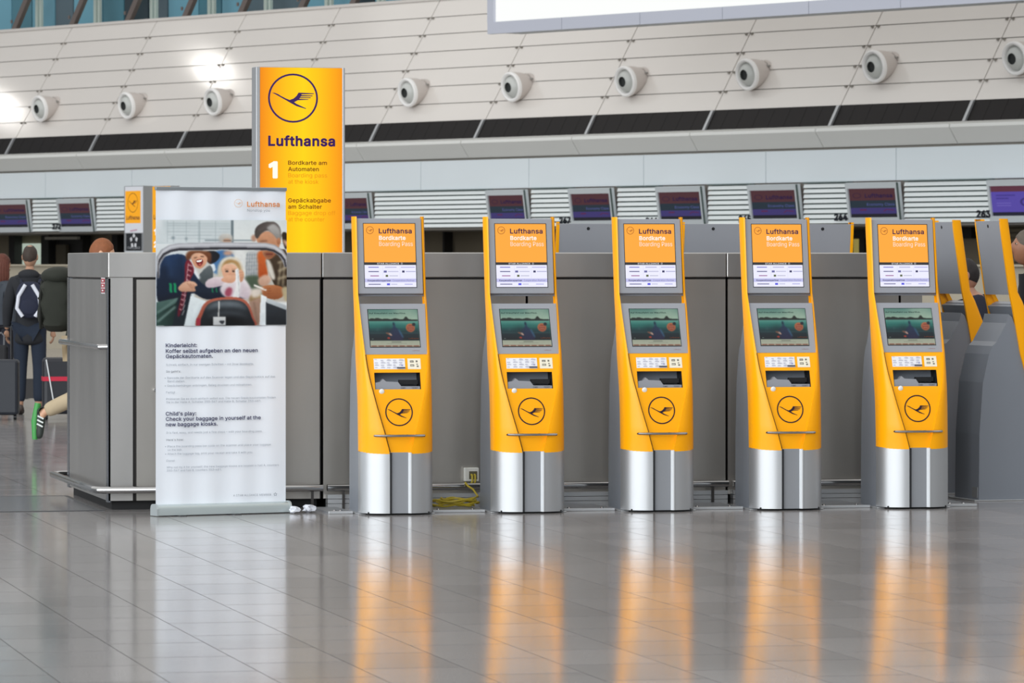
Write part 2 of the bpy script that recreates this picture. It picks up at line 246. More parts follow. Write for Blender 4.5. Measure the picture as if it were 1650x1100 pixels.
 'q': (424, '372,-143 311,-143 311,59 306,59 301,50 295,41 287,31 277,21 266,12 252,4 236,-3 217,-7 195,-8 165,-6 137,3 111,16 89,34 70,57 55,84 43,116 36,151 34,189 36,227 43,261 55,293 70,320 89,342 112,361 137,374 165,382 196,384 218,383 237,379 253,373 267,364 278,355 287,346 295,336 301,327 307,319 313,319 313,379 372,379;205,47 226,49 246,55 263,65 278,78 290,95 299,115 306,138 310,162 312,189 310,216 306,241 300,263 290,282 278,299 263,312 246,322 227,328 205,330 182,328 162,322 145,311 130,298 118,281 108,261 102,239 98,215 96,189 98,163 102,139 109,117 118,97 130,80 145,66 162,55 182,49'),
 'r': (259, '53,0 53,379 112,379 112,321 115,321 124,339 137,354 152,367 171,377 191,383 213,385 229,384 243,384 243,322 230,324 223,325 215,326 207,326 190,324 174,321 159,315 146,306 135,296 126,284 119,269 115,254 114,237 114,0'),
 's': (365, '182,-8 157,-7 133,-3 112,3 93,12 76,24 62,38 50,54 41,73 36,94 94,107 101,87 111,72 124,60 141,52 160,47 181,45 206,47 227,53 244,62 258,74 265,88 268,103 266,115 262,126 254,136 243,144 229,150 212,155 149,170 118,180 92,192 72,208 58,227 50,249 47,274 49,295 55,314 65,332 79,347 95,360 115,370 137,378 161,383 187,384 212,383 234,379 254,372 271,363 286,352 299,339 309,324 318,308 324,290 268,277 262,291 254,304 243,316 228,325 210,331 187,333 166,331 147,326 131,317 119,305 111,292 109,277 110,264 115,253 124,243 136,235 152,229 172,223 229,209 261,200 287,187 306,171 320,153 328,131 331,107 329,85 323,65 312,47 298,31 281,18 260,6 236,-2 210,-7'),
 't': (227, '204,379 204,327 6,327 6,379;65,471 126,471 126,98 127,83 130,70 136,61 144,55 156,51 170,50 185,51 202,54 213,2 207,0 200,-2 192,-3 184,-3 176,-4 168,-4 138,-1 113,7 92,21 77,41 68,64 65,93'),
 'u': (410, '182,-5 158,-3 135,2 115,11 97,23 82,39 69,59 60,82 54,109 53,139 53,379 114,379 114,144 116,117 124,94 137,75 154,61 175,53 200,50 218,51 234,55 249,62 263,71 274,83 283,97 290,113 295,132 296,153 296,379 357,379 357,0 298,0 298,92 307,92 294,60 277,35 257,17 234,5 209,-3'),
 'v': (389, '163,0 17,379 84,379 165,155 173,132 180,110 187,87 193,64 199,42 206,21 184,21 191,42 197,64 203,87 209,110 216,132 224,155 305,379 371,379 226,0'),
 'w': (567, '138,0 23,379 87,379 133,214 140,190 147,164 154,137 161,107 168,75 175,41 165,41 172,74 179,105 186,135 192,163 199,189 206,214 252,379 316,379 362,214 368,189 375,163 382,136 388,106 395,75 402,41 391,41 399,75 406,106 413,135 420,163 427,189 434,214 480,379 545,379 429,0 368,0 319,172 305,225 300,243 295,262 291,280 277,338 291,338 277,280 263,225 258,207 253,189 248,172 199,0'),
 'x': (379, '21,0 171,218 171,171 29,379 100,379 147,306 159,287 170,270 179,253 188,237 198,221 207,206 175,206 185,221 194,237 202,253 211,270 222,287 233,306 282,379 352,379 209,169 209,214 358,0 287,0 231,85 219,103 209,120 200,136 191,152 182,167 173,182 205,182 195,167 187,152 178,136 170,120 160,103 148,85 91,0'),
 'y': (389, '47,-139 61,-86 71,-87 83,-89 94,-90 104,-89 113,-86 122,-81 130,-74 138,-64 145,-51 151,-36 163,-1 17,379 84,379 165,155 173,132 180,109 187,87 193,64 199,42 206,21 184,21 190,42 196,64 202,87 209,110 216,132 224,155 305,379 371,379 204,-58 196,-77 187,-93 177,-107 165,-119 153,-128 139,-136 125,-141 109,-144 91,-145 82,-145 73,-144 65,-143 57,-142 52,-140'),
 'z': (380, '42,0 42,46 254,320 254,323 48,323 48,379 333,379 333,331 126,60 126,56 339,56 339,0'),
 'ä': (389, '160,-9 137,-7 115,-3 94,5 76,15 60,29 48,45 38,63 32,84 30,108 32,128 36,146 43,161 53,174 64,184 78,193 92,200 108,206 125,211 143,214 161,217 178,220 234,227 247,229 257,231 265,235 271,240 274,246 276,255 276,257 275,272 272,285 267,297 260,307 251,315 240,322 227,327 212,330 196,331 178,330 163,327 149,322 137,316 127,309 118,301 110,292 104,283 100,274 41,291 51,313 64,331 79,346 95,358 114,368 133,375 153,380 173,383 194,384 208,384 223,382 239,379 255,375 271,369 286,360 300,350 312,336 322,320 330,301 335,278 337,251 337,0 277,0 277,52 272,52 267,43 260,34 252,25 242,16 229,8 215,1 199,-4 181,-7;170,45 192,47 211,51 228,59 242,68 254,80 263,93 270,108 274,122 276,138 276,190 272,187 267,184 259,182 251,180 241,178 231,176 200,171 175,168 161,166 147,163 134,159 122,153 112,147 103,139 97,130 93,118 92,105 93,93 96,82 102,72 109,64 119,57 130,52 142,48 156,46;261,443 251,444 241,448 233,455 226,463 222,472 221,483 222,494 226,503 233,512 241,518 251,522 261,523 272,522 281,518 290,512 296,503 300,494 301,483 300,472 296,463 290,455 281,448 272,444;117,443 107,444 97,448 89,455 82,463 78,472 77,483 78,494 82,503 89,512 97,518 107,522 117,523 128,522 138,518 146,512 152,503 156,494 158,483 156,472 152,463 146,455 138,448 128,444'),
 'ö': (415, '207,-8 174,-5 144,3 117,16 93,35 72,58 56,85 44,116 37,150 34,187 37,225 44,260 56,291 72,318 93,341 117,360 144,374 174,382 207,384 241,382 271,374 299,360 323,341 343,318 359,291 371,260 379,225 381,187 379,150 371,116 359,85 343,58 323,35 299,16 271,3 241,-5;207,46 231,49 252,55 270,66 285,80 298,97 307,117 314,139 318,163 319,187 318,212 314,236 307,258 298,278 285,296 270,310 252,321 231,328 207,330 184,328 163,321 145,310 130,296 118,278 108,258 102,236 98,212 96,187 98,163 102,139 108,117 118,97 130,80 145,66 163,55 184,49;279,443 269,444 259,448 251,455 244,463 240,472 239,483 240,494 244,503 251,512 259,518 269,522 279,523 290,522 299,518 308,512 314,503 318,494 320,483 318,472 314,463 308,455 299,448 290,444;136,443 125,444 115,448 107,455 100,463 96,472 95,483 96,494 100,503 107,512 115,518 125,522 136,523 146,522 156,518 164,512 171,503 175,494 176,483 175,472 171,463 164,455 156,448 146,444'),
 'ü': (410, '182,-5 158,-3 135,2 115,11 97,23 82,39 69,59 60,82 54,109 53,139 53,379 114,379 114,144 116,117 124,94 137,75 154,61 175,53 200,50 218,51 234,55 249,62 263,71 274,83 283,97 290,113 295,132 296,153 296,379 357,379 357,0 298,0 298,92 307,92 294,60 277,35 257,17 234,5 209,-3;277,443 266,444 257,448 248,455 242,463 238,472 236,483 238,494 242,503 248,512 257,518 266,522 277,523 287,522 297,518 305,512 312,503 316,494 317,483 316,472 312,463 305,455 297,448 287,444;133,443 123,444 113,448 104,455 98,463 94,472 93,483 94,494 98,503 104,512 113,518 123,522 133,523 144,522 153,518 162,512 168,503 172,494 173,483 172,472 168,463 162,455 153,448 144,444'),
 '0': (453, '227,-7 191,-3 158,7 130,24 105,48 85,77 69,113 57,155 50,202 48,254 50,306 57,353 69,395 85,431 106,461 130,484 159,502 191,512 227,516 262,512 295,502 323,484 348,461 368,431 384,395 396,353 403,306 405,254 403,202 396,155 384,113 368,77 348,48 323,24 295,7 263,-3;227,50 250,52 271,60 290,74 306,92 320,116 330,144 338,176 342,213 344,254 342,295 338,332 330,365 320,393 306,416 290,435 271,449 250,457 227,460 203,457 182,449 163,435 147,416 134,393 123,365 115,332 111,295 109,254 111,213 115,176 123,144 134,116 147,92 163,74 182,60 203,52'),
 '1': (420, '228,0 228,425 110,352 110,424 236,509 298,509 298,0'),
 '2': (453, '64,0 64,47 234,229 252,248 268,266 282,282 294,298 303,312 311,327 316,341 319,356 320,371 319,389 315,405 308,419 298,431 287,441 273,449 258,455 241,458 224,460 205,458 188,454 172,447 159,438 148,427 139,413 132,398 128,381 127,362 66,362 68,391 75,418 86,442 102,464 121,482 143,496 168,507 196,513 225,516 254,513 281,507 306,497 328,482 346,465 361,445 372,423 379,398 381,372 380,354 377,336 371,318 363,299 351,280 336,259 317,235 294,209 267,180 153,60 153,57 389,57 389,0'),
 '3': (453, '218,-7 188,-5 159,1 133,10 108,22 88,38 70,57 57,79 48,104 44,132 109,132 112,115 118,100 126,87 137,76 150,66 165,59 182,54 200,51 219,50 239,51 258,55 275,61 291,69 304,80 315,93 323,108 328,125 329,145 328,163 323,180 316,196 306,211 292,223 275,234 254,241 229,246 201,248 157,248 157,299 288,448 288,452 70,452 70,509 372,509 372,461 211,278 211,289 247,290 279,286 308,276 333,262 354,244 371,222 383,198 391,173 393,145 390,116 383,90 370,66 354,45 333,27 309,12 281,2 251,-5'),
 '4': (453, '40,105 40,158 247,509 311,509 109,166 109,163 413,163 413,105;282,0 282,121 282,146 282,318 343,318 343,0'),
 '5': (453, '221,-7 192,-5 165,1 140,11 118,25 99,41 83,60 71,82 63,105 60,130 122,130 125,115 130,102 138,89 148,78 160,68 173,60 188,54 204,51 221,50 241,51 259,56 276,64 291,75 304,89 314,104 322,122 326,141 328,162 326,183 321,203 314,221 303,237 290,251 275,262 257,270 238,275 218,277 201,276 184,273 167,268 152,262 139,255 128,246 67,253 96,509 366,509 366,452 151,452 134,301 136,301 148,311 162,318 178,325 194,330 212,333 229,334 252,332 274,328 294,321 313,311 330,299 345,285 358,269 370,251 379,231 386,210 390,187 391,163 388,132 381,102 369,76 352,52 332,32 309,15 282,3 253,-4'),
 '6': (453, '226,-7 196,-4 168,3 142,15 119,31 100,51 84,74 73,101 66,130 64,162 65,187 71,212 80,239 93,268 112,302 137,340 252,509 322,509 151,261 145,261 151,270 157,279 165,288 174,295 184,302 196,307 208,311 221,313 235,314 265,312 291,305 316,295 337,280 355,262 370,240 380,215 387,187 389,157 387,127 379,98 368,73 352,50 333,30 310,14 284,3 257,-4;226,48 245,50 263,55 279,63 293,73 304,86 314,101 322,119 326,137 327,157 326,178 322,196 314,213 304,228 293,241 279,251 263,259 245,264 226,265 207,264 190,259 174,252 160,241 148,229 138,214 131,197 126,179 125,158 126,138 131,119 138,102 148,86 160,73 174,63 190,55 207,50'),
 '7': (453, '97,0 323,448 323,452 62,452 62,509 391,509 391,449 165,0'),
 '8': (453, '226,-7 193,-5 163,1 136,11 111,25 91,42 74,62 62,84 54,109 52,135 53,156 58,176 65,195 75,212 87,228 101,241 117,252 134,260 153,265 153,267 129,276 109,289 93,308 80,330 73,354 70,380 73,405 79,429 90,450 106,469 124,485 146,498 170,508 197,514 226,516 255,514 282,508 306,498 328,485 346,469 361,450 373,429 379,405 382,380 379,354 372,330 359,308 343,289 323,276 300,267 300,265 319,260 335,252 351,241 365,228 377,212 387,195 395,176 399,156 401,135 398,109 391,84 378,62 362,42 341,25 317,11 289,1 259,-5;226,49 248,50 267,54 285,60 300,69 313,79 323,91 331,106 335,121 337,139 335,157 330,173 322,189 312,202 298,213 283,223 265,230 247,234 226,235 206,234 187,230 169,223 154,213 140,202 130,189 122,173 117,157 115,139 117,121 121,106 129,91 139,79 152,69 167,60 185,54 205,50;226,290 244,291 260,294 274,300 287,308 298,318 307,330 314,344 318,359 319,376 318,392 314,407 308,420 299,432 288,442 275,449 260,455 244,459 226,460 208,459 192,455 177,449 164,442 153,432 145,420 138,407 134,392 133,376 134,359 138,344 145,330 154,318 165,308 178,300 193,294 209,291'),
 '9': (453, '226,516 256,513 285,506 310,494 333,478 352,458 368,434 380,408 387,378 389,347 387,322 382,296 373,270 359,240 340,207 315,168 200,0 130,0 301,248 307,248 302,238 295,229 287,221 278,214 268,207 257,202 245,198 232,195 218,195 188,197 161,203 137,214 116,229 98,247 83,269 72,294 66,321 64,352 66,382 73,411 85,436 101,459 120,479 143,494 168,506 196,513;226,460 207,459 190,454 174,446 160,435 148,423 138,407 131,390 127,372 125,352 127,331 131,313 138,295 148,280 160,268 174,257 190,250 207,245 226,243 245,245 263,249 279,257 293,267 305,280 314,295 322,312 326,330 327,350 326,371 322,390 314,407 305,422 293,435 279,446 263,454 245,459'),
 '.': (188, '95,-4 83,-3 73,1 63,9 55,18 51,29 50,41 51,53 55,64 63,73 73,81 83,85 95,87 107,85 118,81 128,73 135,64 140,53 141,41 140,29 135,18 128,9 118,1 107,-3'),
 ',': (188, '38,-119 68,71 137,71 84,-119'),
 ':': (188, '95,-4 83,-3 73,1 63,9 55,18 51,29 50,41 51,53 55,64 63,73 73,81 83,85 95,87 107,85 118,81 128,73 135,64 140,53 141,41 140,29 135,18 128,9 118,1 107,-3;95,271 83,272 73,277 63,284 55,294 51,304 50,316 51,328 55,339 63,349 73,356 83,360 95,362 107,360 118,356 128,349 135,339 140,328 141,316 140,304 135,294 128,284 118,277 107,272'),
 '!': (196, '67,160 63,509 132,509 128,160;98,-4 86,-3 75,1 66,9 58,18 54,29 52,41 54,53 58,64 66,73 75,80 86,85 98,86 110,85 121,80 130,73 138,64 142,53 143,41 142,29 138,18 130,9 121,1 110,-3'),
 "'": (206, '78,318 70,509 136,509 128,318'),
 '–': (350, '350,244 350,188 0,188 0,244'),
 '-': (453, '337,244 337,188 114,188 114,244'),
 '•': (389, '194,93 175,94 156,99 139,107 124,118 111,131 100,147 92,164 87,182 85,202 87,221 92,240 100,257 111,272 124,285 139,296 156,305 175,309 194,311 214,309 232,305 249,296 265,285 278,272 289,257 297,240 302,221 304,202 302,182 297,164 289,147 278,131 265,118 249,107 232,99 214,94'),
}
def textmesh(s, bold=0.0):
    k = (s, bold)
    if k in TXT: return TXT[k]
    from mathutils.geometry import tessellate_polygon
    vs, fs, x = [], [], 0.0
    for ch in s:
        if ch not in GLYPH: x += 0.2; continue
        adv, enc = GLYPH[ch]; cs = []
        for c_ in enc.split(';'):
            q = [tuple(int(v) / 1000 for v in p_.split(',')) for p_ in c_.split()]
            q = [p_ for i, p_ in enumerate(q) if p_ != q[i - 1]]; n = len(q)
            if n < 3: continue
            o = q
            ar = sum(q[i][0] * q[(i + 1) % n][1] - q[(i + 1) % n][0] * q[i][1] for i in range(n))
            cs.append((ar, q, o))
        outer = [c_ for c_ in cs if c_[0] < 0]; holes = [c_ for c_ in cs if c_[0] > 0]
        def inside(p_, q):
            r_ = False
            for i in range(len(q)):
                (xa, ya), (xb, yb) = q[i - 1], q[i]
                if (ya > p_[1]) != (yb > p_[1]) and p_[0] < (xb - xa) * (p_[1] - ya) / (yb - ya) + xa: r_ = not r_
            return r_
        for ar, q, o in outer:
            loops = [o] + [h[2] for h in holes if inside(h[1][0], q)]
            flat = [p_ for l_ in loops for p_ in l_]
            tr = tessellate_polygon([[Vector((p_[0], p_[1], 0)) for p_ in l_] for l_ in loops])
            n0 = len(vs); vs += [(p_[0] + x, p_[1]) for p_ in flat]; fs += [tuple(i + n0 for i in t) for t in tr]
        if bold > 0:
            for ar, q, o in cs:
                for i in range(len(q)):
                    a, b = Vector(q[i - 1]), Vector(q[i]); d = (b - a).normalized(); n_ = Vector((-d.y, d.x)) * bold; e_ = d * bold * .6
                    n0 = len(vs); vs += [(p_.x + x, p_.y) for p_ in (a - e_ - n_, b + e_ - n_, b + e_ + n_, a - e_ + n_)]; fs += [(n0, n0 + 1, n0 + 2), (n0, n0 + 2, n0 + 3)]
        x += adv / 1000 + bold * 1.2
    TXT[k] = (vs, fs); return TXT[k]
def smooth_poly(pts, n=5):
    out = []; k = len(pts)
    for i in range(k):
        p0, p1, p2, p3 = (pts[(i + j - 1) % k] for j in range(4))
        for t in range(n):
            t /= n
            out.append(tuple(0.5 * (2 * p1[a] + (p2[a] - p0[a]) * t + (2 * p0[a] - 5 * p1[a] + 4 * p2[a] - p3[a]) * t * t + (3 * p1[a] - p0[a] - 3 * p2[a] + p3[a]) * t ** 3) for a in (0, 1)))
    return out
class Print(MB):
    """x right, z up, layers step towards -y"""
    step = 0.0006
    def __init__(s, xf=None, start=0.0008):
        super().__init__(); s.L = start; s.f2 = xf or (lambda x, y: (x, y))
    def up(s, k=1): s.L += s.step * k; return s
    def pts(s, ps): return [(*s.f2(*p), ) for p in ps]
    def poly(s, ps, m, lay=True):
        q = s.pts(ps)
        a = sum(q[i][0] * q[(i + 1) % len(q)][1] - q[(i + 1) % len(q)][0] * q[i][1] for i in range(len(q)))
        if a < 0: q = q[::-1]
        n = len(q)
        if lay: s.up()
        if n <= 4: s.add([(x, -s.L, z) for x, z in q], [tuple(range(n))], m); return
        from mathutils.geometry import tessellate_polygon
        tr = tessellate_polygon([[Vector((x, z, 0)) for x, z in q]])
        s.add([(x, -s.L, z) for x, z in q], tr, m)
    def blob(s, ps, m, n=5): s.poly(smooth_poly(ps, n), m)
    def rect(s, x0, y0, x1, y1, m, lay=True): s.poly([(x0, y0), (x1, y0), (x1, y1), (x0, y1)], m, lay)
    def ellipse(s, cx, cy, rx, ry, m, n=24, rot=0.0):
        s.poly([(cx + rx * cos(2 * pi * i / n) * cos(rot) - ry * sin(2 * pi * i / n) * sin(rot), cy + rx * cos(2 * pi * i / n) * sin(rot) + ry * sin(2 * pi * i / n) * cos(rot)) for i in range(n)], m)
    def ring(s, cx, cy, r, w, m, n=40):
        s.up(); q = []
        for i in range(n):
            a = 2 * pi * i / n
            q += [(cx + (r - w) * cos(a), cy + (r - w) * sin(a)), (cx + r * cos(a), cy + r * sin(a))]
        q = s.pts(q)
        s.add([(x, -s.L, z) for x, z in q], [(2 * i, 2 * i + 1, (2 * i + 3) % (2 * n), (2 * i + 2) % (2 * n)) for i in range(n)], m)
    def stroke(s, ps, w, m):
        s.up(); ws = w if isinstance(w, (list, tuple)) else [w] * len(ps)
        q = []
        for i, p in enumerate(ps):
            a = ps[max(i - 1, 0)]; b = ps[min(i + 1, len(ps) - 1)]; dx, dy = b[0] - a[0], b[1] - a[1]; l = sqrt(dx * dx + dy * dy) or 1
            q += [(p[0] - dy / l * ws[i] / 2, p[1] + dx / l * ws[i] / 2), (p[0] + dy / l * ws[i] / 2, p[1] - dx / l * ws[i] / 2)]
        q = s.pts(q); s.add([(x, -s.L, z) for x, z in q], [(2 * i, 2 * i + 1, 2 * i + 3, 2 * i + 2) for i in range(len(ps) - 1)], m)
    def text(s, t, x, y, m, width=None, height=None, bold=0.0, size=None):
        """x, y of the left end of the base line and the width of the line, in the print's own units; height = cap height"""
        vs, fs = textmesh(t, bold)
        if not vs: return
        xa = min(v[0] for v in vs); xb = max(v[0] for v in vs)
        s.up(2)
        capv, _ = textmesh('H', bold); cap = max(v[1] for v in capv) - min(v[1] for v in capv)
        o = s.f2(x, y); 
        k1 = abs(s.f2(x + 1, y)[0] - o[0]); k2 = abs(s.f2(x, y + 1)[1] - o[1])
        if height: sz = height * k2 / cap
        else: sz = width * k1 / (xb - xa)
        sx = width * k1 / (xb - xa) if width else sz
        def ori(f):
            a, b, c_ = (vs[i] for i in f); return f if (b[0] - a[0]) * (c_[1] - a[1]) - (c_[0] - a[0]) * (b[1] - a[1]) > 0 else f[::-1]
        s.add([(o[0] + (v[0] - xa) * sx, -s.L, o[1] + v[1] * sz) for v in vs], [ori(f) for f in fs], m)
    def crane(s, cx, cy, r, m, w=0.075):
        """ring emblem with a flying bird; y axis up in own units if f2 keeps it"""
        s.ring(cx, cy, r, r * w, m)
        sg = s.ys
        def T(ps): return [(cx + (x - 243) / 132 * r, cy + sg * (227 - y) / 132 * r) for x, y in ps]
        s.poly(T([(131, 199), (146, 199), (166, 207), (176, 214), (205, 229), (228, 238), (245, 246), (262, 258), (312, 281), (310, 284), (262, 270), (232, 254), (196, 233), (160, 213), (146, 205)]), m)
        s.poly(T([(222, 238), (246, 229), (262, 214), (272, 197), (353, 200), (353, 204), (288, 206), (287, 210), (347, 212), (345, 216), (284, 217), (282, 221), (338, 222), (335, 226), (279, 226), (276, 230), (327, 232), (322, 235), (268, 238), (250, 248), (240, 254)]), m)
    ys = 1

# ------------------------------------------------------------------ printed pictures: soft painted colour stored on a fine mesh
import numpy as np
def picture_mat(name, lit=0.0):
    if name in MATS: return MATS[name]
    m = bpy.data.materials.new(name); m.use_nodes = True; MATS[name] = m; nt = m.node_tree; b = nt.nodes['Principled BSDF']
    at = nt.nodes.new('ShaderNodeVertexColor'); at.layer_name = 'print'
    if lit:
        b.inputs['Base Color'].default_value = (.01, .01, .01, 1); nt.links.new(at.outputs['Color'], b.inputs['Emission Color']); b.inputs['Emission Strength'].default_value = lit
    else: nt.links.new(at.outputs['Color'], b.inputs['Base Color'])
    b.inputs['Roughness'].default_value = 0.45; b.inputs['Specular IOR Level'].default_value = 0.25
    return m
class Painter:
    def __init__(s, x0, y0, x1, y1, nx, ny, col):
        s.b = (x0, y0, x1, y1); s.nx, s.ny = nx, ny
        s.X, s.Y = np.meshgrid(np.linspace(x0, x1, nx + 1), np.linspace(y0, y1, ny + 1))
        s.c = np.empty((ny + 1, nx + 1, 3)); s.c[:] = s.rgb(col); s.cell = (x1 - x0) / nx
        rs = np.random.RandomState(4); n = rs.rand(ny + 1, nx + 1); s.n = (s.blur(n, 2) - .5) * 3 + (s.blur(n, 6) - .5) * 8
    @staticmethod
    def rgb(h): h = h.lstrip('#'); return np.array([int(h[i:i + 2], 16) / 255 for i in (0, 2, 4)])
    @staticmethod
    def blur(a, r):
        if r < 1: return a
        for ax in (0, 1):
            for _ in range(2):
                p = np.pad(a, [(r + 1, r) if i == ax else (0, 0) for i in (0, 1)], mode='edge'); c = np.cumsum(p, axis=ax); k = 2 * r + 1
                a = (np.take(c, range(k, c.shape[ax]), axis=ax) - np.take(c, range(0, c.shape[ax] - k), axis=ax)) / k
        return a
    def mask(s, ps):
        m = np.zeros(s.X.shape, bool); n = len(ps)
        for i in range(n):
            (xa, ya), (xb, yb) = ps[i - 1], ps[i]
            if ya == yb: continue
            m ^= ((ya > s.Y) != (yb > s.Y)) & (s.X < (xb - xa) * (s.Y - ya) / (yb - ya) + xa)
        return m.astype(float)
    def poly(s, ps, col, col2=None, d=(0, 1), soft=1, op=1.0, noise=0.25):
        s.lay(s.mask(ps), ps, col, col2, d, soft, op, noise)
    def lay(s, m, ps, col, col2, d, soft, op, noise):
        m = s.blur(m, soft) * op; c = np.empty(s.c.shape); c[:] = s.rgb(col)
        if col2:
            pr = s.X * d[0] + s.Y * d[1]; v = [p[0] * d[0] + p[1] * d[1] for p in ps]; t = np.clip((pr - min(v)) / (max(v) - min(v) + 1e-6), 0, 1)[..., None]
            c = c * (1 - t) + s.rgb(col2) * t
        c = c * (1 + noise * .25 * s.n[..., None]); s.c = s.c * (1 - m[..., None]) + np.clip(c, 0, 1) * m[..., None]
    def blob(s, ps, col, col2=None, d=(0, 1), soft=1, op=1.0, noise=0.25): s.poly(smooth_poly(ps, 5), col, col2, d, soft, op, noise)
    def ell(s, cx, cy, rx, ry, col, col2=None, d=(0, 1), soft=1, op=1.0, noise=.25): s.poly([(cx + rx * cos(a * pi / 14), cy + ry * sin(a * pi / 14)) for a in range(28)], col, col2, d, soft, op, noise)
    def rect(s, x0, y0, x1, y1, col, col2=None, d=(0, 1), soft=0, op=1.0, noise=.1): s.poly([(x0, y0), (x1, y0), (x1, y1), (x0, y1)], col, col2, d, soft, op, noise)
    def line(s, ps, w, col, soft=0, op=1.0):
        a = []; b = []; ws = w if isinstance(w, (list, tuple)) else [w] * len(ps)
        for i, p in enumerate(ps):
            q, r = ps[max(i - 1, 0)], ps[min(i + 1, len(ps) - 1)]; dx, dy = r[0] - q[0], r[1] - q[1]; l = sqrt(dx * dx + dy * dy) or 1
            a.append((p[0] - dy / l * ws[i] / 2, p[1] + dx / l * ws[i] / 2)); b.append((p[0] + dy / l * ws[i] / 2, p[1] - dx / l * ws[i] / 2))
        s.poly(a + b[::-1], col, None, (0, 1), soft, op, .1)
    def build(s, name, m, parent, f2, off):
        ny, nx = s.ny, s.nx; vs = []
        for j in range(ny + 1):
            for i in range(nx + 1):
                x, z = f2(s.X[j, i], s.Y[j, i]); vs.append((x, -off, z))
        fs = [(j * (nx + 1) + i, (j + 1) * (nx + 1) + i, (j + 1) * (nx + 1) + i + 1, j * (nx + 1) + i + 1) for j in range(ny) for i in range(nx)]
        me = bpy.data.meshes.new(name); me.from_pydata(vs, [], fs); me.materials.append(m)
        l = np.where(s.c <= .04045, s.c / 12.92, ((np.clip(s.c, 0, 1) + .055) / 1.055) ** 2.4).reshape(-1, 3)
        at = me.color_attributes.new('print', 'FLOAT_COLOR', 'POINT'); at.data.foreach_set('color', np.concatenate([l, np.ones((len(l), 1))], 1).astype(np.float32).ravel())
        me.update(); return link(name, me, parent)

# ------------------------------------------------------------------ picture point -> place
def ray(x, y): return FW + RT * ((x - 825) / F) + UP * ((HY - y) / F)
def atY(x, y, Y):
    d = ray(x, y); return CAMP + d * (Y / d.y)
def atZ(x, y, Z): return CAMP + ray(x, y) * Z
def floor_at(x, y): return CAMP + ray(x, y) * (CH * F / (y - HY))
def xcol(x, Y): return atY(x, HY, Y).x

# =================================================================== FLOOR
def granite(name):
    m = bpy.data.materials.new(name); m.use_nodes = True; nt = m.node_tree; b = nt.nodes['Principled BSDF']
    ge = nt.nodes.new('ShaderNodeNewGeometry'); oi = nt.nodes.new('ShaderNodeObjectInfo')
    n1 = nt.nodes.new('ShaderNodeTexNoise'); n1.inputs['Scale'].default_value = 160; n1.inputs['Detail'].default_value = 3
    n2 = nt.nodes.new('ShaderNodeTexNoise'); n2.inputs['Scale'].default_value = 1.1; n2.inputs['Detail'].default_value = 4
    nt.links.new(ge.outputs['Position'], n1.inputs['Vector']); nt.links.new(ge.outputs['Position'], n2.inputs['Vector'])
    cr = nt.nodes.new('ShaderNodeValToRGB'); e = cr.color_ramp.elements
    e[0].position = 0.36; e[0].color = (*C('#716d6d'), 1); e[1].position = 0.66; e[1].color = (*C('#bab6b4'), 1)
    nt.links.new(n1.outputs['Fac'], cr.inputs['Fac'])
    mr = nt.nodes.new('ShaderNodeMapRange'); mr.inputs['To Min'].default_value = 0.88; mr.inputs['To Max'].default_value = 1.10
    nt.links.new(oi.outputs['Random'], mr.inputs['Value'])
    mx = nt.nodes.new('ShaderNodeMix'); mx.data_type = 'RGBA'; mx.blend_type = 'MULTIPLY'; mx.inputs[0].default_value = 1.0
    nt.links.new(cr.outputs['Color'], mx.inputs[6]); nt.links.new(mr.outputs['Result'], mx.inputs[7])
    nt.links.new(mx.outputs[2], b.inputs['Base Color'])
    rr = nt.nodes.new('ShaderNodeMapRange'); rr.inputs['To Min'].default_value = 0.09; rr.inputs['To Max'].default_value = 0.16
    nt.links.new(n2.outputs['Fac'], rr.inputs['Value']); nt.links.new(rr.outputs['Result'], b.inputs['Roughness'])
    b.inputs['Specular IOR Level'].default_value = 0.5
    return m
GRAN = granite('polished_granite')
GROUT = mat('grout', '#3c3b3c', 0.95, noise=0.1, spec=0.05)

TW, TL, GAP = 0.4105, 0.70, 0.006
fb = MB(); fb.box((-40, -5, -0.3), (95, 64, -0.0006), GROUT); fb.box((-40, 64, -0.3), (95, 150, 0.0), GRAN)
floor = tag(fb.build('floor', GROUT), kind='structure')
x0 = floor_at(0, 930.7).x; y0 = floor_at(640, 988).y
tm = MB(); g = 0.0019; gy = 0.006
tm.add([(x, y, z) for z in (-.02, 0) for x, y in ((g, gy), (TW - g, gy), (TW - g, TL - gy), (g, TL - gy))], [(4, 5, 6, 7)] + [(i, (i + 1) % 4, (i + 1) % 4 + 4, i + 4) for i in range(4)], GRAN)
t0 = tm.build('floor_tile', GRAN, floor)
cells = []
for i in range(-34, 60):
    off = (i % 2) * TL / 2
    for j in range(-30, 48):
        X = x0 + i * TW; Y = y0 + j * TL + off
        if Y > 62.5 or Y < 8: continue
        cx, cy = X + TW / 2, Y + TL / 2; d = Vector((cx, cy, 0)); Z = d.dot(FW); u = d.dot(RT) / Z * F + 825
        yy = HY + CH * F / Z
        cells.append((Z if (-60 < u < 1710 and yy < 1115 and not (yy < 822 and u > 110)) else 1000 + abs(Z), X, Y))
cells.sort(); first = True; rest = MB()
for k, (Z, X, Y) in enumerate(cells):
    if k < 300:
        o = t0 if k == 0 else t0.copy()
        if k: COL.objects.link(o)
        o.parent = floor; o.location = (X, Y, 0)
    elif X < 24:
        rest.add([(v[0] + X, v[1] + Y, v[2]) for v in tm.v], tm.f, GRAN)
tag(rest.build('floor_tiling', GRAN, floor, merge=False), kind='stuff')
fp = MB(); fp.box((24.6, 8, -0.1), (95, 63, 0.0), GRAN); fp.build('floor_slab', GRAN, floor)

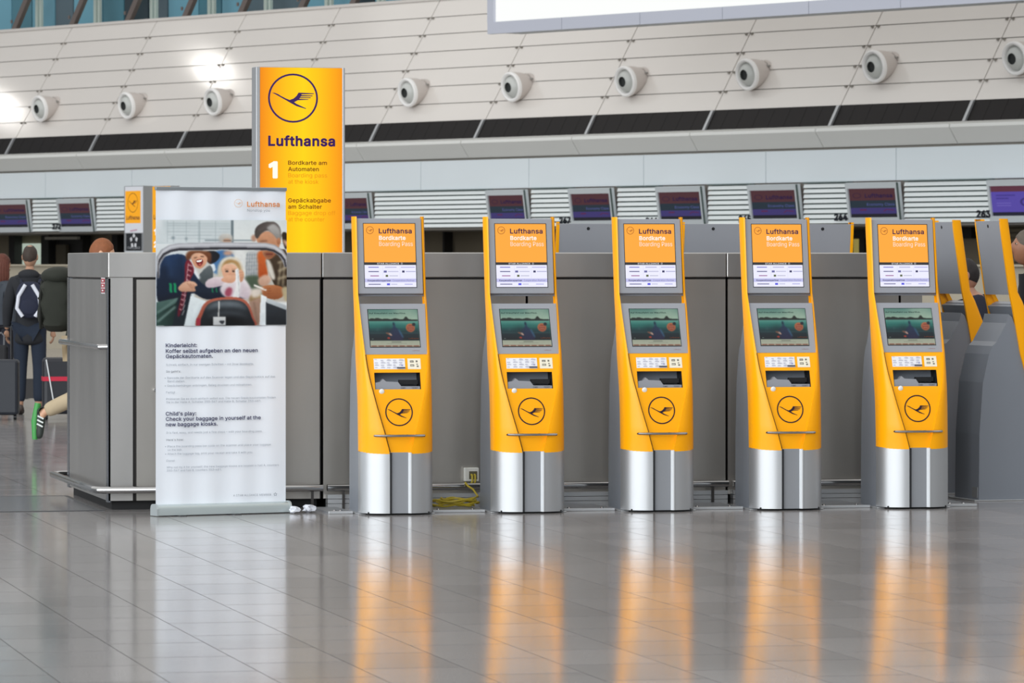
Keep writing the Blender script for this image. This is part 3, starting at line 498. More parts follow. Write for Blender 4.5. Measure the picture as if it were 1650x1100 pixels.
# =================================================================== LONG WALL OF THE CHECK-IN HALL
AW = math.atan(5900 / F); RZW = -pi / 2 + (AW - TH)        # local x runs right along the wall, local y goes into it
OW = CAMP + FW * 80; OW.z = 0
LX = Vector((cos(RZW), sin(RZW), 0)); LY = Vector((-sin(RZW), cos(RZW), 0))
def wl(px, py, ly, slope=0.0, zref=0.0):
    """local (x, y, z) where the picture point meets the wall plane y = ly + slope (z - zref)"""
    d = ray(px, py); o = CAMP - OW
    a = d.dot(LY) - slope * d.z; b = ly + slope * (o.z - zref) - o.dot(LY)
    p = o + d * (b / a); return Vector((p.dot(LX), p.dot(LY), p.z))
def wx(px, ly=0.0): return wl(px, HY, ly).x
ZSB, ZST, ZA, ZBB, ZBT, ZRIM = 2.243, 2.897, 3.449, 3.82, 4.15, 6.45
LEAN = 0.59
PALE = mat('pale_wall_panel', '#dad4ce', 0.09, noise=0.03, nscale=0.8, spec=0.5)
FASC = mat('fascia_panel', '#e6eef2', 0.4, noise=0.03, nscale=0.7)
LEDG = mat('ledge_panel', '#e2e2de', 0.35, noise=0.03, nscale=0.7)
BAND = mat('dark_glass_band', '#1d1a1a', 0.4, noise=0.12, nscale=2, spec=0.12)
JOINT = mat('joint_grey', '#8a857e', 0.7)
WL, WR = -72.0, 30.0
wb = MB()
wb.box((WL, 0.06, 2.2), (WR, 0.5, ZBB - 0.06)); wb.box((WL, 0.3, 2.2), (WR, 3.2, 2.3))
wb.prism([(0.26, ZBB), (0.26 + LEAN * (ZRIM - ZBB), ZRIM), (3.0, ZRIM), (3.0, ZBB)], WL, WR, 'x')
wb.box((WL, 3.0, 0), (WR, 3.3, 14.0))
wall = tag(wb.build('wall_back', JOINT, None, OW, (0, 0, RZW)), kind='structure')
MOD = (wx(1550) - wx(4)) / 9; XA = wx(934)
mods = [XA + MOD * k for k in range(-22, 7)]
zr = [ZBT + (ZRIM - ZBT) / 7 * k for k in range(8)]
# cladding panels, one object each
pm = MB(); hh = (ZRIM - ZBT) / 7; gp = 0.012
gz = 0.005
pm.prism([(0.0 - 0.014, gz), (LEAN * (hh - gz) - 0.004, hh - gz), (LEAN * (hh - gz) + 0.05, hh - gz), (0.05, gz)], gp, MOD - gp, 'x', PALE)
p0 = None
for xm in mods:
    for k in range(7):
        loc = (xm, 0.2 + LEAN * (zr[k] - ZBB), zr[k])
        if p0 is None: o = p0 = pm.build('cladding_panel', PALE, wall, loc)
        else: o = p0.copy(); COL.objects.link(o); o.parent = wall; o.location = loc
# ceiling lamps of the hall, mirrored by the glossy cladding
nW = (-LY + UP * LEAN).normalized()
for k_, (px_, py_) in enumerate(((339, 48), (0, 112))):
    lp_ = wl(px_, py_, 0.2, LEAN, ZBB); wp = OW + LX * lp_.x + LY * lp_.y + UP * lp_.z
    dv = ray(px_, py_).normalized(); rv = dv - nW * 2 * dv.dot(nW); t_ = 16 / max(0.05, rv.z)
    lo = wp + rv * min(t_, 60)
    ll = bpy.data.lights.new('ceiling_lamp', 'AREA'); ll.shape = 'RECTANGLE'; ll.size = 0.4; ll.size_y = 0.7; ll.energy = 36; ll.color = (1, .96, .9)
    lob = bpy.data.objects.new('ceiling_lamp', ll); COL.objects.link(lob); lob.location = lo; lob.rotation_euler = (-rv).to_track_quat('-Z', 'Y').to_euler()
# clips at the panel joints
cl = MB()
for xm in mods:
    for k in range(1, 7):
        y = 0.2 + LEAN * (zr[k] - ZBB)
        for s in (-0.09, 0.05): cl.box((xm + s, y - 0.05, zr[k] - 0.035), (xm + s + 0.04, y, zr[k] - 0.005))
tag(cl.build('joint_clips', mat('clip_grey', '#8d8880', 0.5), wall), kind='stuff')
# dark band with pale bars, ledge and fascia
def rep(name, mb, m, xs, y=0, z=0):
    o0 = None
    for x in xs:
        if o0 is None: o0 = mb.build(name, m, wall, (x, y, z))
        else:
            o = o0.copy(); COL.objects.link(o); o.parent = wall; o.location = (x, y, z)
bb = MB(); hb = ZBT - ZBB
for q in range(8):
    a = MOD / 8 * q + 0.003; b = MOD / 8 * (q + 1) - 0.003
    bb.prism([(0.16, 0.0), (0.16 + LEAN * hb, hb), (0.2 + LEAN * hb, hb), (0.2, 0)], a + (0.03 if q == 0 else 0), b - (0.03 if q == 7 else 0), 'x')
rep('band_glass', bb, BAND, mods, 0, ZBB)
bkd = MB(); bkd.prism([(0.2, 0.0), (0.2 + LEAN * hb, hb), (0.24 + LEAN * hb, hb), (0.24, 0)], WL, WR, 'x'); bkd.build('band_backing', DARK, wall, (0, 0, ZBB))
bar = MB(); bar.prism([(0.12, 0), (0.12 + LEAN * hb, hb), (0.2 + LEAN * hb, hb), (0.2, 0)], -0.03, 0.03, 'x')
rep('band_bar', bar, ALU, mods, 0, ZBB)
ld = MB(); ld.prism([(0.0, ZA + 0.02), (-0.18, ZBB - 0.10), (-0.17, ZBB - 0.05), (0.16, ZBB), (0.20, ZBB), (0.20, ZA + 0.02)], 0.012, MOD - 0.012, 'x')
rep('ledge_panel', ld, LEDG, mods)
fs = MB(); fs.box((0.008, 0.0, ZST + 0.02), (MOD - 0.008, 0.08, ZA - 0.02), FASC)
rep('fascia_panel', fs, FASC, [x + 0.55 * MOD for x in mods])
cap = MB(); yr = 0.2 + LEAN * (ZRIM - ZBB); cap.box((WL, yr - 0.03, ZRIM - 0.005), (WR, yr + 0.35, ZRIM + 0.05)); cap.build('wall_coping', PALE, wall)

# ---- gallery above the wall
TEAL = [mat('gallery_glass_%s' % n, h, 0.25, noise=0.12, nscale=0.5) for n, h in (('blue', '#6fa5b8'), ('teal', '#4d7f8e'), ('slate', '#596b74'), ('dark', '#2d3b42'))]
GG = [0, 2, 2, 0, 0, 3, 0, 1, 0, 2, 0, 1, 3, 2, 0, 1]
gx = wx(-60, 3) - 0.8 * 40; k = 0
while gx < wx(900, 3):
    w_ = (0.9, 0.7, 1.1, 0.8)[k % 4]; gb = MB(); gb.box((gx + 0.02, 2.86, ZRIM - 0.1), (gx + w_ - 0.02, 2.98, 9.5))
    gb.build('gallery_pane', TEAL[GG[k % 16]], wall); gx += w_; k += 1
railm = mat('gallery_steel', '#7a6f6a', 0.4, metal=0.4); pale = mat('pale_green_post', '#b9c6bd', 0.4)
gr = thing('gallery_railing', 'slanting steel struts and pale posts of the gallery above the sloping wall', 'railing', OW, RZW)
for px in (25, 118, 208, 300, 390, 487, 570, 655):
    b = wl(px, 40 - px * 0.07, 2.1)
    q = MB(); q.prism([(0, ZRIM), (0.17, ZRIM), (1.55, ZRIM + 1.75), (1.38, ZRIM + 1.75)], -0.05, 0.05, 'y'); q.box((0.06, -0.07, ZRIM + 0.2), (0.12, -0.05, ZRIM + 0.27))
    q.build('strut', railm, gr, (b.x - 0.15, 2.1, 0))
    q = MB(); q.box((0, 0, ZRIM), (0.09, 0.06, ZRIM + 1.8)); q.box((0.16, 0, ZRIM), (0.22, 0.06, ZRIM + 1.8)); q.build('upright', pale, gr, (b.x + 0.45, 2.3, 0))
q = MB(); q.tube([(wx(-60, 2.1), 2.1, ZRIM + 1.7), (wx(800, 2.1), 2.1, ZRIM + 1.7)], 0.03); q.build('handrail', railm, gr)

# ---- round air nozzles
NOZ = mat('white_nozzle', '#f6f4f2', 0.3, noise=0.02, nscale=3); NOZB = mat('nozzle_body', '#cfc6c0', 0.4)
BALL = mat('nozzle_ball', '#c9cbc7', 0.4); HOLE = mat('nozzle_hole', '#3a3d3c', 0.7)
names = ['first', 'second', 'third', 'fourth', 'fifth', 'sixth', 'seventh', 'eighth', 'ninth', 'tenth']
nz0 = None
for k, (px, py) in enumerate([(64, 175), (204, 170), (343, 164), (500, 155), (657, 149), (824, 140), (1008, 131), (1204, 120), (1409, 107), (1636, 94)]):
    p = wl(px, py, 0.2 - 0.30, LEAN, ZBB); loc = OW + LX * p.x + LY * p.y + UP * p.z
    if nz0 is None:
        nz0 = r = thing('air_nozzle', 'x', 'air nozzle', loc, RZW, 'air nozzles on the sloping wall')
        M = Matrix.Rotation(radians(90 + 8), 4, 'X')       # +Z of the lathe looks out of the wall (-y)
        q = MB(); q.lathe([(0.15, -0.5), (0.19, -0.34), (0.235, -0.2), (0.262, -0.04), (0.262, 0.0)], NOZB, 32, M); q.build('body', NOZB, r)
        q = MB(); q.lathe([(0.262, -0.03), (0.268, 0.0), (0.262, 0.03), (0.24, 0.042), (0.212, 0.03), (0.20, 0.0), (0.195, -0.05)], NOZ, 32, M); q.build('rim', NOZ, r)
        q = MB(); q.lathe([(0.20, -0.05), (0.185, 0.0), (0.15, 0.045), (0.11, 0.072), (0.088, 0.08)], BALL, 32, M); bl = q.build('ball', BALL, r)
        q = MB(); q.lathe([(0.088, 0.08), (0.08, 0.03), (0.0, 0.02)], HOLE, 24, M); q.build('hole', HOLE, bl)
        q = MB(); q.lathe([(0.2, -0.42), (0.2, -0.34)], NOZB, 24, M); q.tube([(0.1, 0.3, 0.16), (0.22, 0.3, 0.14)], 0.02); q.build('mounting_collar', mat('collar_grey', '#8f8b86', 0.5), r)
    else: r = copy_tree(nz0); r.location = loc
    r['label'] = 'white round air nozzle on the sloping wall, %s from the left' % names[k] if k != 3 else 'white round air nozzle hidden behind the tall yellow sign'

# ---- slats, monitors and counter numbers under the fascia
SLAT = mat('white_slat', '#f0f6f6', 0.35, noise=0.02, nscale=1); SLG = mat('slat_gap', '#6f7d7c', 0.7)
MON = [(-8, 54), (100, 157), (554, 605), (792, 857), (925, 996), (1066, 1142), (1214, 1296), (1372, 1458), (1600, 1688)]
edges = [WL] + [e for a, b in MON for e in (wx(a), wx(b))] + [WR]
NS = 8; sh = (ZST - ZSB) / NS
for i in range(0, len(edges), 2):
    xa, xb = edges[i] + 0.03, edges[i + 1] - 0.02
    sm = MB(); sm.prism([(-0.05, 0.008), (-0.03, sh - 0.016), (0.05, sh - 0.016), (0.05, 0.008)], 0, xb - xa, 'x', SLAT)
    s0 = None
    for k in range(NS):
        if s0 is None: s0 = o = sm.build('slat', SLAT, wall)
        else: o = s0.copy(); COL.objects.link(o); o.parent = wall
        o.location = (xa, 0, ZSB + k * sh)
    if xb - xa > 0:
        bk = MB(); bk.box((xa, 0.05, ZSB), (xb, 0.07, ZST)); bk.box((xa, -0.06, ZST), (xb, 0.05, ZST + 0.02)); bk.build('slat_backing', SLG, wall)
FRM = mat('monitor_frame', '#c9cfd2', 0.4)
mlab = ['at the left edge of the photo', 'just left of the small white sign', 'just right of the tall yellow sign', 'above the second kiosk',
        'between the second and third kiosk tops', 'right above the third kiosk', 'above the fourth kiosk', 'left above the fifth kiosk', 'showing a violet page at the right edge']
def scr(c): return emit(c, 0.85)
for k, (a, b) in enumerate(MON):
    xa, xb = wx(a), wx(b); w = xb - xa; h = ZST - ZSB
    r = thing('monitor', 'dark check-in monitor set in the white slats ' + mlab[k], 'monitor', OW + LX * xa + UP * ZSB, RZW, 'check-in monitors')
    r.rotation_euler = (radians(8), 0, RZW)
    q = MB(); q.box((0.0, -0.06, 0), (w, 0.0, 0.10)); q.box((0, -0.06, h - 0.09), (w, 0.0, h)); q.box((0, -0.06, 0.1), (0.05, 0, h - 0.09)); q.box((w - 0.09, -0.06, 0.1), (w, 0, h - 0.09)); q.build('frame', FRM, r)
    q = MB(); q.box((w - 0.035, -0.075, 0.0), (w, -0.06, h)); q.build('side_shade_strip', mat('shade_green', '#4c5a57', 0.7), r)  # dark strip on the frame, coloured as the shade along its right side
    P = Print(); P.L = 0.03; H = h - 0.19; W_ = w - 0.14
    P.f2 = lambda x, y: (0.05 + x * W_, 0.10 + y * H)
    if k < 8:
        P.rect(0, 0, 1, 0.12, scr('#1c1c26')); P.rect(0, 0.12, 1, 0.33, scr('#3e3670'), False); P.rect(0, 0.33, 1, 0.58, scr('#22303c'), False); P.rect(0, 0.58, 1, 1, scr('#4e2c33'), False)
        P.up(); P.text('Lufthansa', 0.33, 0.68, scr('#1d1242'), width=0.58, height=0.14, bold=0.02)
        P.f2b = P.f2; P.ring(0.16, 0.75, 0.09, 0.015, scr('#2c1436'))
        P.text('Economy Class', 0.36, 0.40, scr('#5a62a0'), width=0.58, height=0.09)
        P.stroke([(0.2, 0.26), (0.34, 0.26)], 0.05, scr('#5a2450')); P.stroke([(0.7, 0.20), (0.76, 0.27), (0.92, 0.24)], 0.03, scr('#5a2450'))
    else:
        P.rect(0, 0, 1, 0.12, scr('#1c1c30')); P.rect(0, 0.12, 1, 0.80, scr('#584aa8'), False); P.rect(0, 0.80, 1, 1, scr('#5e3040'), False)
        P.stroke([(0.1, 0.68), (0.5, 0.68)], 0.05, scr('#463a90')); P.stroke([(0.1, 0.58), (0.36, 0.58)], 0.05, scr('#463a90')); P.ring(0.75, 0.45, 0.16, 0.05, scr('#3c3078'))
        P.stroke([(0.1, 0.42), (0.4, 0.42)], 0.03, scr('#6d60b8')); P.stroke([(0.1, 0.34), (0.4, 0.34)], 0.03, scr('#6d60b8'))
    P.build('screen', None, r, merge=False)
for t, px, py in (('272', 84, 369), ('267', 901, 360), ('266', 1040, 361), ('265', 1190, 358), ('264', 1344, 355), ('263', 1573, 350)):
    p = wl(px, py, -0.09); q = Print(); q.L = 0.0
    q.text(t, 0, 0, None, width=0.30, height=0.115, bold=0.03)
    fr = list(q.v); nfr = list(q.f)
    mb = MB(); mb.add(fr, nfr); mb.add([(v[0], 0.012, v[2]) for v in fr], nfr)
    o = mb.build('number_sign', mat('number_dark', '#262a38', 0.5), None, OW + LX * p.x + LY * p.y + UP * p.z, (0, 0, RZW), merge=False)
    tag(o, 'dark counter number %s on the white slats, %s' % (t, dict(zip((84, 901, 1040, 1190, 1344, 1573), ('left of the small white sign', 'right of the second kiosk', 'above the third kiosk', 'above the fourth kiosk', 'right of the fourth kiosk', 'above the right-hand end kiosks')))[px]), 'number sign')

# ---- what stands in the recess under the slats
REC = MB(); REC.box((WL, 2.9, 0), (WR, 2.99, 2.25)); REC.build('recess_panelling', mat('recess_brown', '#7d7361', 0.6, noise=0.15, nscale=0.6, stretch=(2, 1, .2)), wall)
def rec(name, a, b, y0_, y1_, col, ly=2.8, d=0.08, em=None):
    p = wl(a, y1_, ly); q = wl(b, y0_, ly); mb = MB(); mb.box((p.x, ly, max(0.0, p.z)), (q.x, ly + d, q.z))
    return mb.build(name, emit(col, em) if em else mat('recess_' + col.lstrip('#'), col, 0.55), wall)
for a, b in ((14, 23), (66, 78), (124, 133), (180, 189), (713, 716), (1384, 1392), (1352, 1361)): rec('door_post', a, b, 372, 470, '#1b1a19', 2.6, 0.2)
rec('lit_window', 24, 66, 392, 427, '#b9c7b9', em=0.8); rec('door_leaf', 78, 124, 374, 470, '#1d1c1b'); rec('door_leaf', 90, 106, 394, 470, '#4b4435', 2.7)
rec('lintel', 72, 124, 381, 386, '#b9b5aa', 2.5); rec('lit_doorway', 1361, 1384, 385, 470, '#b5a55c', em=0.55); rec('lintel', 1340, 1400, 370, 384, '#171616', 2.5, 0.3)
rec('dark_opening', 1520, 1565, 358, 384, '#171616', 2.5, 0.3)
for k in range(9): rec('panel_strip', 1600, 1700, 360 + k * 8, 366 + k * 8, '#857a66', 2.7)
pt = MB(); pt.box((WL + 1, -2.6, 0), (WR - 2, -2.2, 1.56)); pt.box((WL + 1, -2.7, 1.56), (WR - 2, -2.1, 1.59)); 
tag(pt.build('counter_front', mat('beige_counter', '#b6ad9a', 0.5, noise=0.04), None, OW, (0, 0, RZW)), 'long beige check-in counter below the white slats, behind the people', 'counter')

# ---- big hanging light box
LBY = -4.0
c0 = wl(785, 55, LBY); xr = wx(1760, LBY); zb = c0.z
r = thing('light_box', 'large white illuminated box with grey frame hanging at the top right', 'light box', OW, RZW)
xs = [c0.x] + [wl(p, 40, LBY).x for p in (905, 1031, 1164, 1303, 1451)] + [xr]
q = MB(); q.box((c0.x + 0.02, LBY + 0.1, zb + 0.02), (xr, LBY + 0.7, zb + 3.4)); q.build('casing', FRM, r)
for a, b in zip(xs, xs[1:]):
    q = MB(); q.box((a + 0.006, LBY, zb), (b - 0.006, LBY + 0.1, zb + 0.19)); q.build('bottom_frame', mat('frame_lilac_grey', '#c3c6d2', 0.35), r)
q = MB(); q.box((c0.x, LBY, zb + 0.19), (c0.x + 0.16, LBY + 0.1, zb + 3.4)); q.build('side_frame', mat('frame_lilac_grey', '#c3c6d2', 0.35), r)
q = MB(); q.box((c0.x + 0.16, LBY + 0.05, zb + 0.19), (xr, LBY + 0.1, zb + 3.4)); q.build('diffuser', emit('#f6f8f6', 1.05), r)
for x in (c0.x + 1.5, c0.x + 8): q = MB(); q.tube([(x, LBY + 0.4, zb + 3.4), (x, LBY + 0.4, 14)], 0.03); q.build('suspension_rod', CHROME, r)

# =================================================================== KIOSKS
def interp(tab, z):
    if z <= tab[0][0]: return tab[0][1]
    for (a, b), (c_, d) in zip(tab, tab[1:]):
        if z <= c_: return b + (d - b) * (z - a) / (c_ - a)
    return tab[-1][1]
PT = [(0, 0), (0.52, 0), (0.78, 0.045), (1.022, 0.125), (1.344, 0.26), (1.408, 0.295), (1.905, 0.366)]
ET = [(0, .12), (0.4, .12), (0.74, .145), (1.0, .215), (1.34, .33), (1.905, .412)]
WT = [(0, .067), (0.40, .067), (0.59, .118), (0.74, .158), (0.88, .188), (1.0, .202), (1.2, .212), (1.34, .218), (1.905, .214)]
KW = 0.237
def pz(z): return interp(PT, z)
def ez(z): return sum(interp(ET, z + d) for d in (-.08, -.04, 0, .04, .08)) / 5
def wz(z): return sum(interp(WT, z + d) for d in (-.06, -.03, 0, .03, .06)) / 5 if z > 0.45 else interp(WT, z)
def shell_rows(sg, z0f, z1, n):
    rows = []
    for j in range(n + 1):
        row = []
        for k in range(13):
            if k == 0: t = 0; mode = 'in'
            elif k <= 10: t = (k - 1) / 9; mode = 'arc'
            else: t = 1; mode = 'back%d' % (k - 10)
            zl = z0f(t); z = zl + (z1 - zl) * j / n
            w, p, e = wz(z), pz(z), ez(z)
            if mode == 'in': row.append((sg * w, p + 0.012, z)); continue
            a = t * pi / 2 * 0.93
            x = w + (KW - w) * sin(a) / sin(pi / 2 * 0.93); y = p - 0.018 + (e - p + 0.018) * (1 - cos(a)) / (1 - cos(pi / 2 * 0.93))
            bk_ = interp([(1.0, .05), (1.3, 0.004)], z)
            if mode == 'back1': y += bk_
            if mode == 'back2': y += bk_; x -= 0.022
            row.append((sg * x, y, z))
        rows.append(row)
    return rows
def make_kiosk():
    r = thing('check_in_kiosk', 'x', 'kiosk')
    # lower silver body
    q = MB(); q.box((-0.2, 0.03, 0), (0.2, 0.5, 0.02)); q.build('plinth', DARK, r)
    q = MB(); q.box((-0.25, 0.10, 0.0), (0.25, 0.60, 0.008), bev=0.003); q.build('foot_plate', ALU, r)
    for sg in (-1, 1):
        q = MB(); R = shell_rows(sg, lambda t: 0.012, 0.402, 4); q.grid(R, ALU); q.build('base_cover', ALU, r)
        # joint strips: dark joint left, highlight of the right edge painted pale
        q = MB()
        if sg < 0: q.box((-0.067, -0.021, 0.012), (-0.054, 0.01, 0.398))
        else: q.prism([(0.054, 0.0), (0.068, -0.026), (0.074, -.024), (0.070, .01)], 0.012, 0.398, 'z')
        q.build('joint_strip', BLACK if sg < 0 else ALUB, r)
    q = MB(); q.box((-0.056, -0.002, 0.012), (0.056, 0.03, 0.40)); q.build('base_strip', ALUD, r)
    # yellow shells with the long rails
    for sg in (-1, 1):
        q = MB(); R = shell_rows(sg, lambda t: 0.388 + 0.016 * t * t, 1.905, 46); q.grid(R, YEL)
        for rr in (R[0], R[-1]): q.add(rr, [tuple(range(len(rr)))], YEL)
        q.build('side_shell', YEL, r)
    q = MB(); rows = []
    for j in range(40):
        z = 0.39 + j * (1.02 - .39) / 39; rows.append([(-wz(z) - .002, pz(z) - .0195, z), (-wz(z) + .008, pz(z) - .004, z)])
    q.grid(rows); q.build('edge_shade_strip', BLACK, r)  # black strip on the left edge only, painting the shaded gap
    # yellow front panel with the slot
    zz = [0.388, 0.44, 0.48, 0.52, 0.60, 0.68, 0.74, 0.78, 0.80, 0.85, 0.906, 0.96, 1.022]
    q = MB()
    for z0_, z1_ in zip(zz, zz[1:]):
        for a, b in ((-1, -.149), (-.149, .149), (.149, 1)):
            if 0.79 < (z0_ + z1_) / 2 < 0.906 and a == -.149: continue
            def xx(v, z): return v * wz(z) if abs(v) == 1 else v * min(1, wz(z) / 0.16)
            q.add([(xx(a, z0_), pz(z0_), z0_), (xx(b, z0_), pz(z0_), z0_), (xx(b, z1_), pz(z1_), z1_), (xx(a, z1_), pz(z1_), z1_)], [(0, 1, 2, 3)], YEL, True)
    fp = q.build('front_panel', YEL, r)
    s0, s1 = 0.80, 0.906; a, b = -.149, .149
    q = MB(); D = 0.13
    vs = [(a, pz(s0), s0), (b, pz(s0), s0), (b, pz(s1), s1), (a, pz(s1), s1), (a, pz(s0) + D, s0), (b, pz(s0) + D, s0), (b, pz(s1) + D, s1), (a, pz(s1) + D, s1)]
    q.add(vs, [(0, 4, 5, 1), (1, 5, 6, 2), (2, 6, 7, 3), (3, 7, 4, 0), (4, 7, 6, 5)], DARK); q.build('printer_slot', DARK, r)
    q = MB(); y_ = pz(s0) + 0.012
    q.prism([(a + .004, s0), (b - .004, s0), (b - .004, s0 + .018), (.022, s0 + .019), (.002, s0 + .046), (-.075, s0 + .050), (-.095, s0 + .066), (-.112, s0 + .048), (a + .004, s0 + .042)], y_, y_ + 0.05, 'y', GRY)
    tr = q.build('printer_tray', mat('tray_grey', '#9a9c9e', 0.4), r)
    q = MB(); q.box((.02, y_ + .06, s0 + .03), (b - .006, y_ + .09, s0 + .058)); q.build('roller', mat('roller_dark', '#101012', 0.6), r)
    P = Print(); P.text('CARD', .02, s0 + .004, ink('#303238'), width=.03, height=.009); P.text('TICKET', .09, s0 + .004, ink('#303238'), width=.04, height=.009); P.build('tray_lettering', None, tr, (0, y_, 0), merge=False)
    q = MB(); q.lathe([(0.0, 0.006), (0.012, 0.006), (0.0165, 0.003), (0.017, 0)], None, 20, Matrix.Translation((-.108, pz(.785) - .001, .787)) @ Matrix.Rotation(radians(90 + 10), 4, 'X')); q.build('white_button', mat('button_white', '#eceae4', 0.4), r)
    # labels
    ln = -math.atan((0.125 - 0.045) / (1.022 - 0.78))
    P = Print(); P.rect(-.148, 0, .055, .071, ink('#e6e6ea')); P.step = 0.0003
    for i in range(5):
        for j in range(4 if i else 3):
            if i == 4 and j == 0: continue
            x = -.142 + i * .039; z = .008 + j * .016
            P.rect(x, z, x + (.016, .026, .021, .03)[(i + j) % 4], z + .0055, ink('#b8b8c4'))
            if (i + j) % 2: P.rect(x + .004, z + .008, x + .02, z + .011, ink('#c6c4d2'))
    P.rect(.0, .002, .053, .012, ink('#4a4c58')); P.rect(.03, .02, .036, .026, ink('#5a6ac0')); P.text('Info', -.144, .061, ink('#777784'), width=.014, height=.006)
    P.build('instruction_label', None, r, (0, pz(.927), .927), (ln, 0, 0), merge=False)
    P = Print(); P.rect(.072, 0, .157, .071, ink('#e9e2cd')); P.step = 0.0003
    for x, z, w_, h_ in ((.088, .044, .024, .014), (.088, .018, .026, .014), (.125, .046, .012, .012), (.128, .03, .01, .006), (.13, .014, .012, .01), (.093, .05, .01, .003)): P.rect(x, z, x + w_, z + h_, ink('#77736a'))
    P.rect(.09, .021, .11, .026, ink('#d8d2be')); P.rect(.092, .047, .106, .05, ink('#d8d2be'))
    P.build('card_label', None, r, (0, pz(.927), .927), (ln, 0, 0), merge=False)
    # ring emblem
    P = Print(); P.crane(0, 0, 0.0895, ink('#231225'), 0.085)
    P.build('emblem', None, r, (0, pz(.655) - .0005, .655), (-math.atan(.045 / .26), 0, 0), merge=False)
    # handle bar
    q = MB(); pts = []
    for i in range(17):
        u = -1 + i / 8; x = u * 0.178; pts.append((x, -0.045 + 0.05 * u * u + (0.05 if abs(u) > .99 else 0), 0.507))
    q.tube(pts, 0.0085, CHROME, 8); q.build('handle_bar', CHROME, r)
    # grey housing behind
    prof = [(0.12, 0.008), (0.56, 0.008), (0.555, 0.45), (0.53, 0.8), (0.485, 0.99), (0.46, 1.045), (0.43, 1.075), (0.36, 1.20), (0.345, 1.26), (0.32, 1.24)]
    prof += [(ez(z) + 0.02, z) for z in (1.1, 1.0, 0.85, 0.7, 0.5, 0.3)]
    q = MB(); q.prism(prof, -0.222, 0.222, 'x', HOUS); h = q.build('housing', HOUS, r)
    q = MB(); q.box((-0.20, 0.555, 0.02), (-0.10, 0.562, 0.09)); q.build('vent_plate', ALU, h)
    # touch panel
    a2 = -math.atan(0.135 / 0.322); H = 0.349
    q = MB(); q.prism([(-.2025, 0), (.2025, 0), (.216, H), (-.216, H)], 0.0, 0.04, 'y', GRY); tp = q.build('touch_panel', GRY, r, (0, 0.125 - .003, 1.022), (a2, 0, 0))
    q = MB(); q.box((-.216, .035, .02), (.216, .075, .345)); q.build('panel_back', HOUS, tp)
    P = Print(); P.ys = -1
    def f2(cx, cy): return ((cx - (328 + (cy - 60) * .072)) / 7.1 / 252, .050 + (490 - cy) / 430 * .258)
    P.f2 = f2; E = lambda c_: emit(c_, 0.72)
    P.poly([(32, 54), (622, 54), (654, 496), (64, 496)], ink('#1a1c1c')); P.build('screen_surround', None, tp, merge=False)
    A = Painter(40, 60, 617, 490, 150, 112, '#4d7c72')
    for y0_, y1_, c1, c2 in ((60, 185, '#56857b', '#a9c4ae'), (185, 260, '#63a596', '#1a6660'), (260, 330, '#1a6660', '#132c34'), (330, 420, '#132c34', '#15141a')): A.rect(40, y0_, 617, y1_, c1, c2, soft=2)
    A.poly([(330, 60), (617, 60), (617, 185), (420, 185)], '#b7cbb4', soft=12, op=.5)
    A.blob([(40, 190), (52, 168), (80, 160), (110, 165), (140, 156), (190, 168), (250, 165), (300, 172), (350, 162), (410, 174), (450, 168), (466, 148), (486, 145), (512, 172), (617, 180), (617, 190), (400, 194), (200, 192)], '#262e26', '#1a221f', soft=1)
    A.blob([(318, 262), (316, 228), (328, 206), (342, 228), (346, 262), (375, 290), (402, 350), (425, 412), (370, 420), (300, 420), (262, 330)], '#1b3f5e', '#241c3c', soft=2); A.blob([(318, 236), (326, 205), (336, 240)], '#10333a', soft=1)
    A.blob([(225, 330), (255, 322), (292, 345), (296, 362), (262, 352)], '#a4604a', soft=1); A.blob([(236, 388), (258, 378), (276, 386), (262, 400)], '#b0382c', soft=1); A.blob([(262, 336), (282, 330), (296, 358), (276, 356)], '#cdb0a0', soft=1)
    A.blob([(380, 300), (390, 296), (428, 372), (418, 382)], '#3d6a92', soft=2); A.ell(135, 288, 16, 14, '#34595a', soft=3); A.ell(250, 300, 60, 40, '#0f2a30', soft=8, op=.6)
    A.ell(520, 272, 54, 50, '#c0744c', '#a85c3c', soft=1); A.ell(520, 272, 36, 34, '#8f4434', soft=2); A.line([(492, 262), (548, 262)], 10, '#d08a62', 1); A.line([(494, 284), (546, 284)], 10, '#d08a62', 1); A.ell(562, 233, 20, 18, '#22252d', soft=1)
    A.rect(40, 418, 617, 474, '#a9b09c', '#b9bda8'); A.rect(40, 474, 617, 490, '#b7a48e'); A.line([(290, 434), (400, 434)], 5, '#6d7266', 1); A.line([(230, 452), (465, 452)], 4, '#878c7e', 1)
    for i in range(7): A.line([(50 + i * 82, 481), (50 + i * 82 + 62, 481)], 10, '#6d2a1e', 1)
    fA = lambda x, y: f2(x + (y - 60) * .072, y)
    A.build('touch_screen', picture_mat('lit_picture', 0.72), tp, fA, 0.003)
    P = Print(start=.0034); P.ys = -1; P.f2 = f2
    P.text('Auf Kreuzfahrt vor Mauritius.', 52, 112, E('#0d2a2a'), width=430, height=17, bold=0.015)
    P.text('Lufthansa', 515, 402, E('#8a4a28'), width=115, height=13); P.stroke([(82, 401), (105, 401)], 5, E('#70807c'))
    P.build('screen_lettering', None, tp, merge=False)
    P = Print(); P.text('Lufthansa', .11, .022, ink('#9a5a4a'), width=.045, height=.005); P.build('panel_lettering', None, tp, merge=False)
    # upper display
    a1 = -math.atan(0.071 / 0.497); H = 0.49
    q = MB(); q.box((-.2125, 0, 0), (.2125, 0.045, H), bev=0.004); dp = q.build('display_panel', GRY, r, (0, 0.295 - .004, 1.408), (a1, 0, 0))
    q = MB(); q.lathe([(0, 0), (0.012, 0), (0.012, -0.006)], None, 14, Matrix.Translation((0, .0525, H - .03)) @ Matrix.Rotation(radians(-90), 4, 'X')); q.build('lock', BLACK, dp)
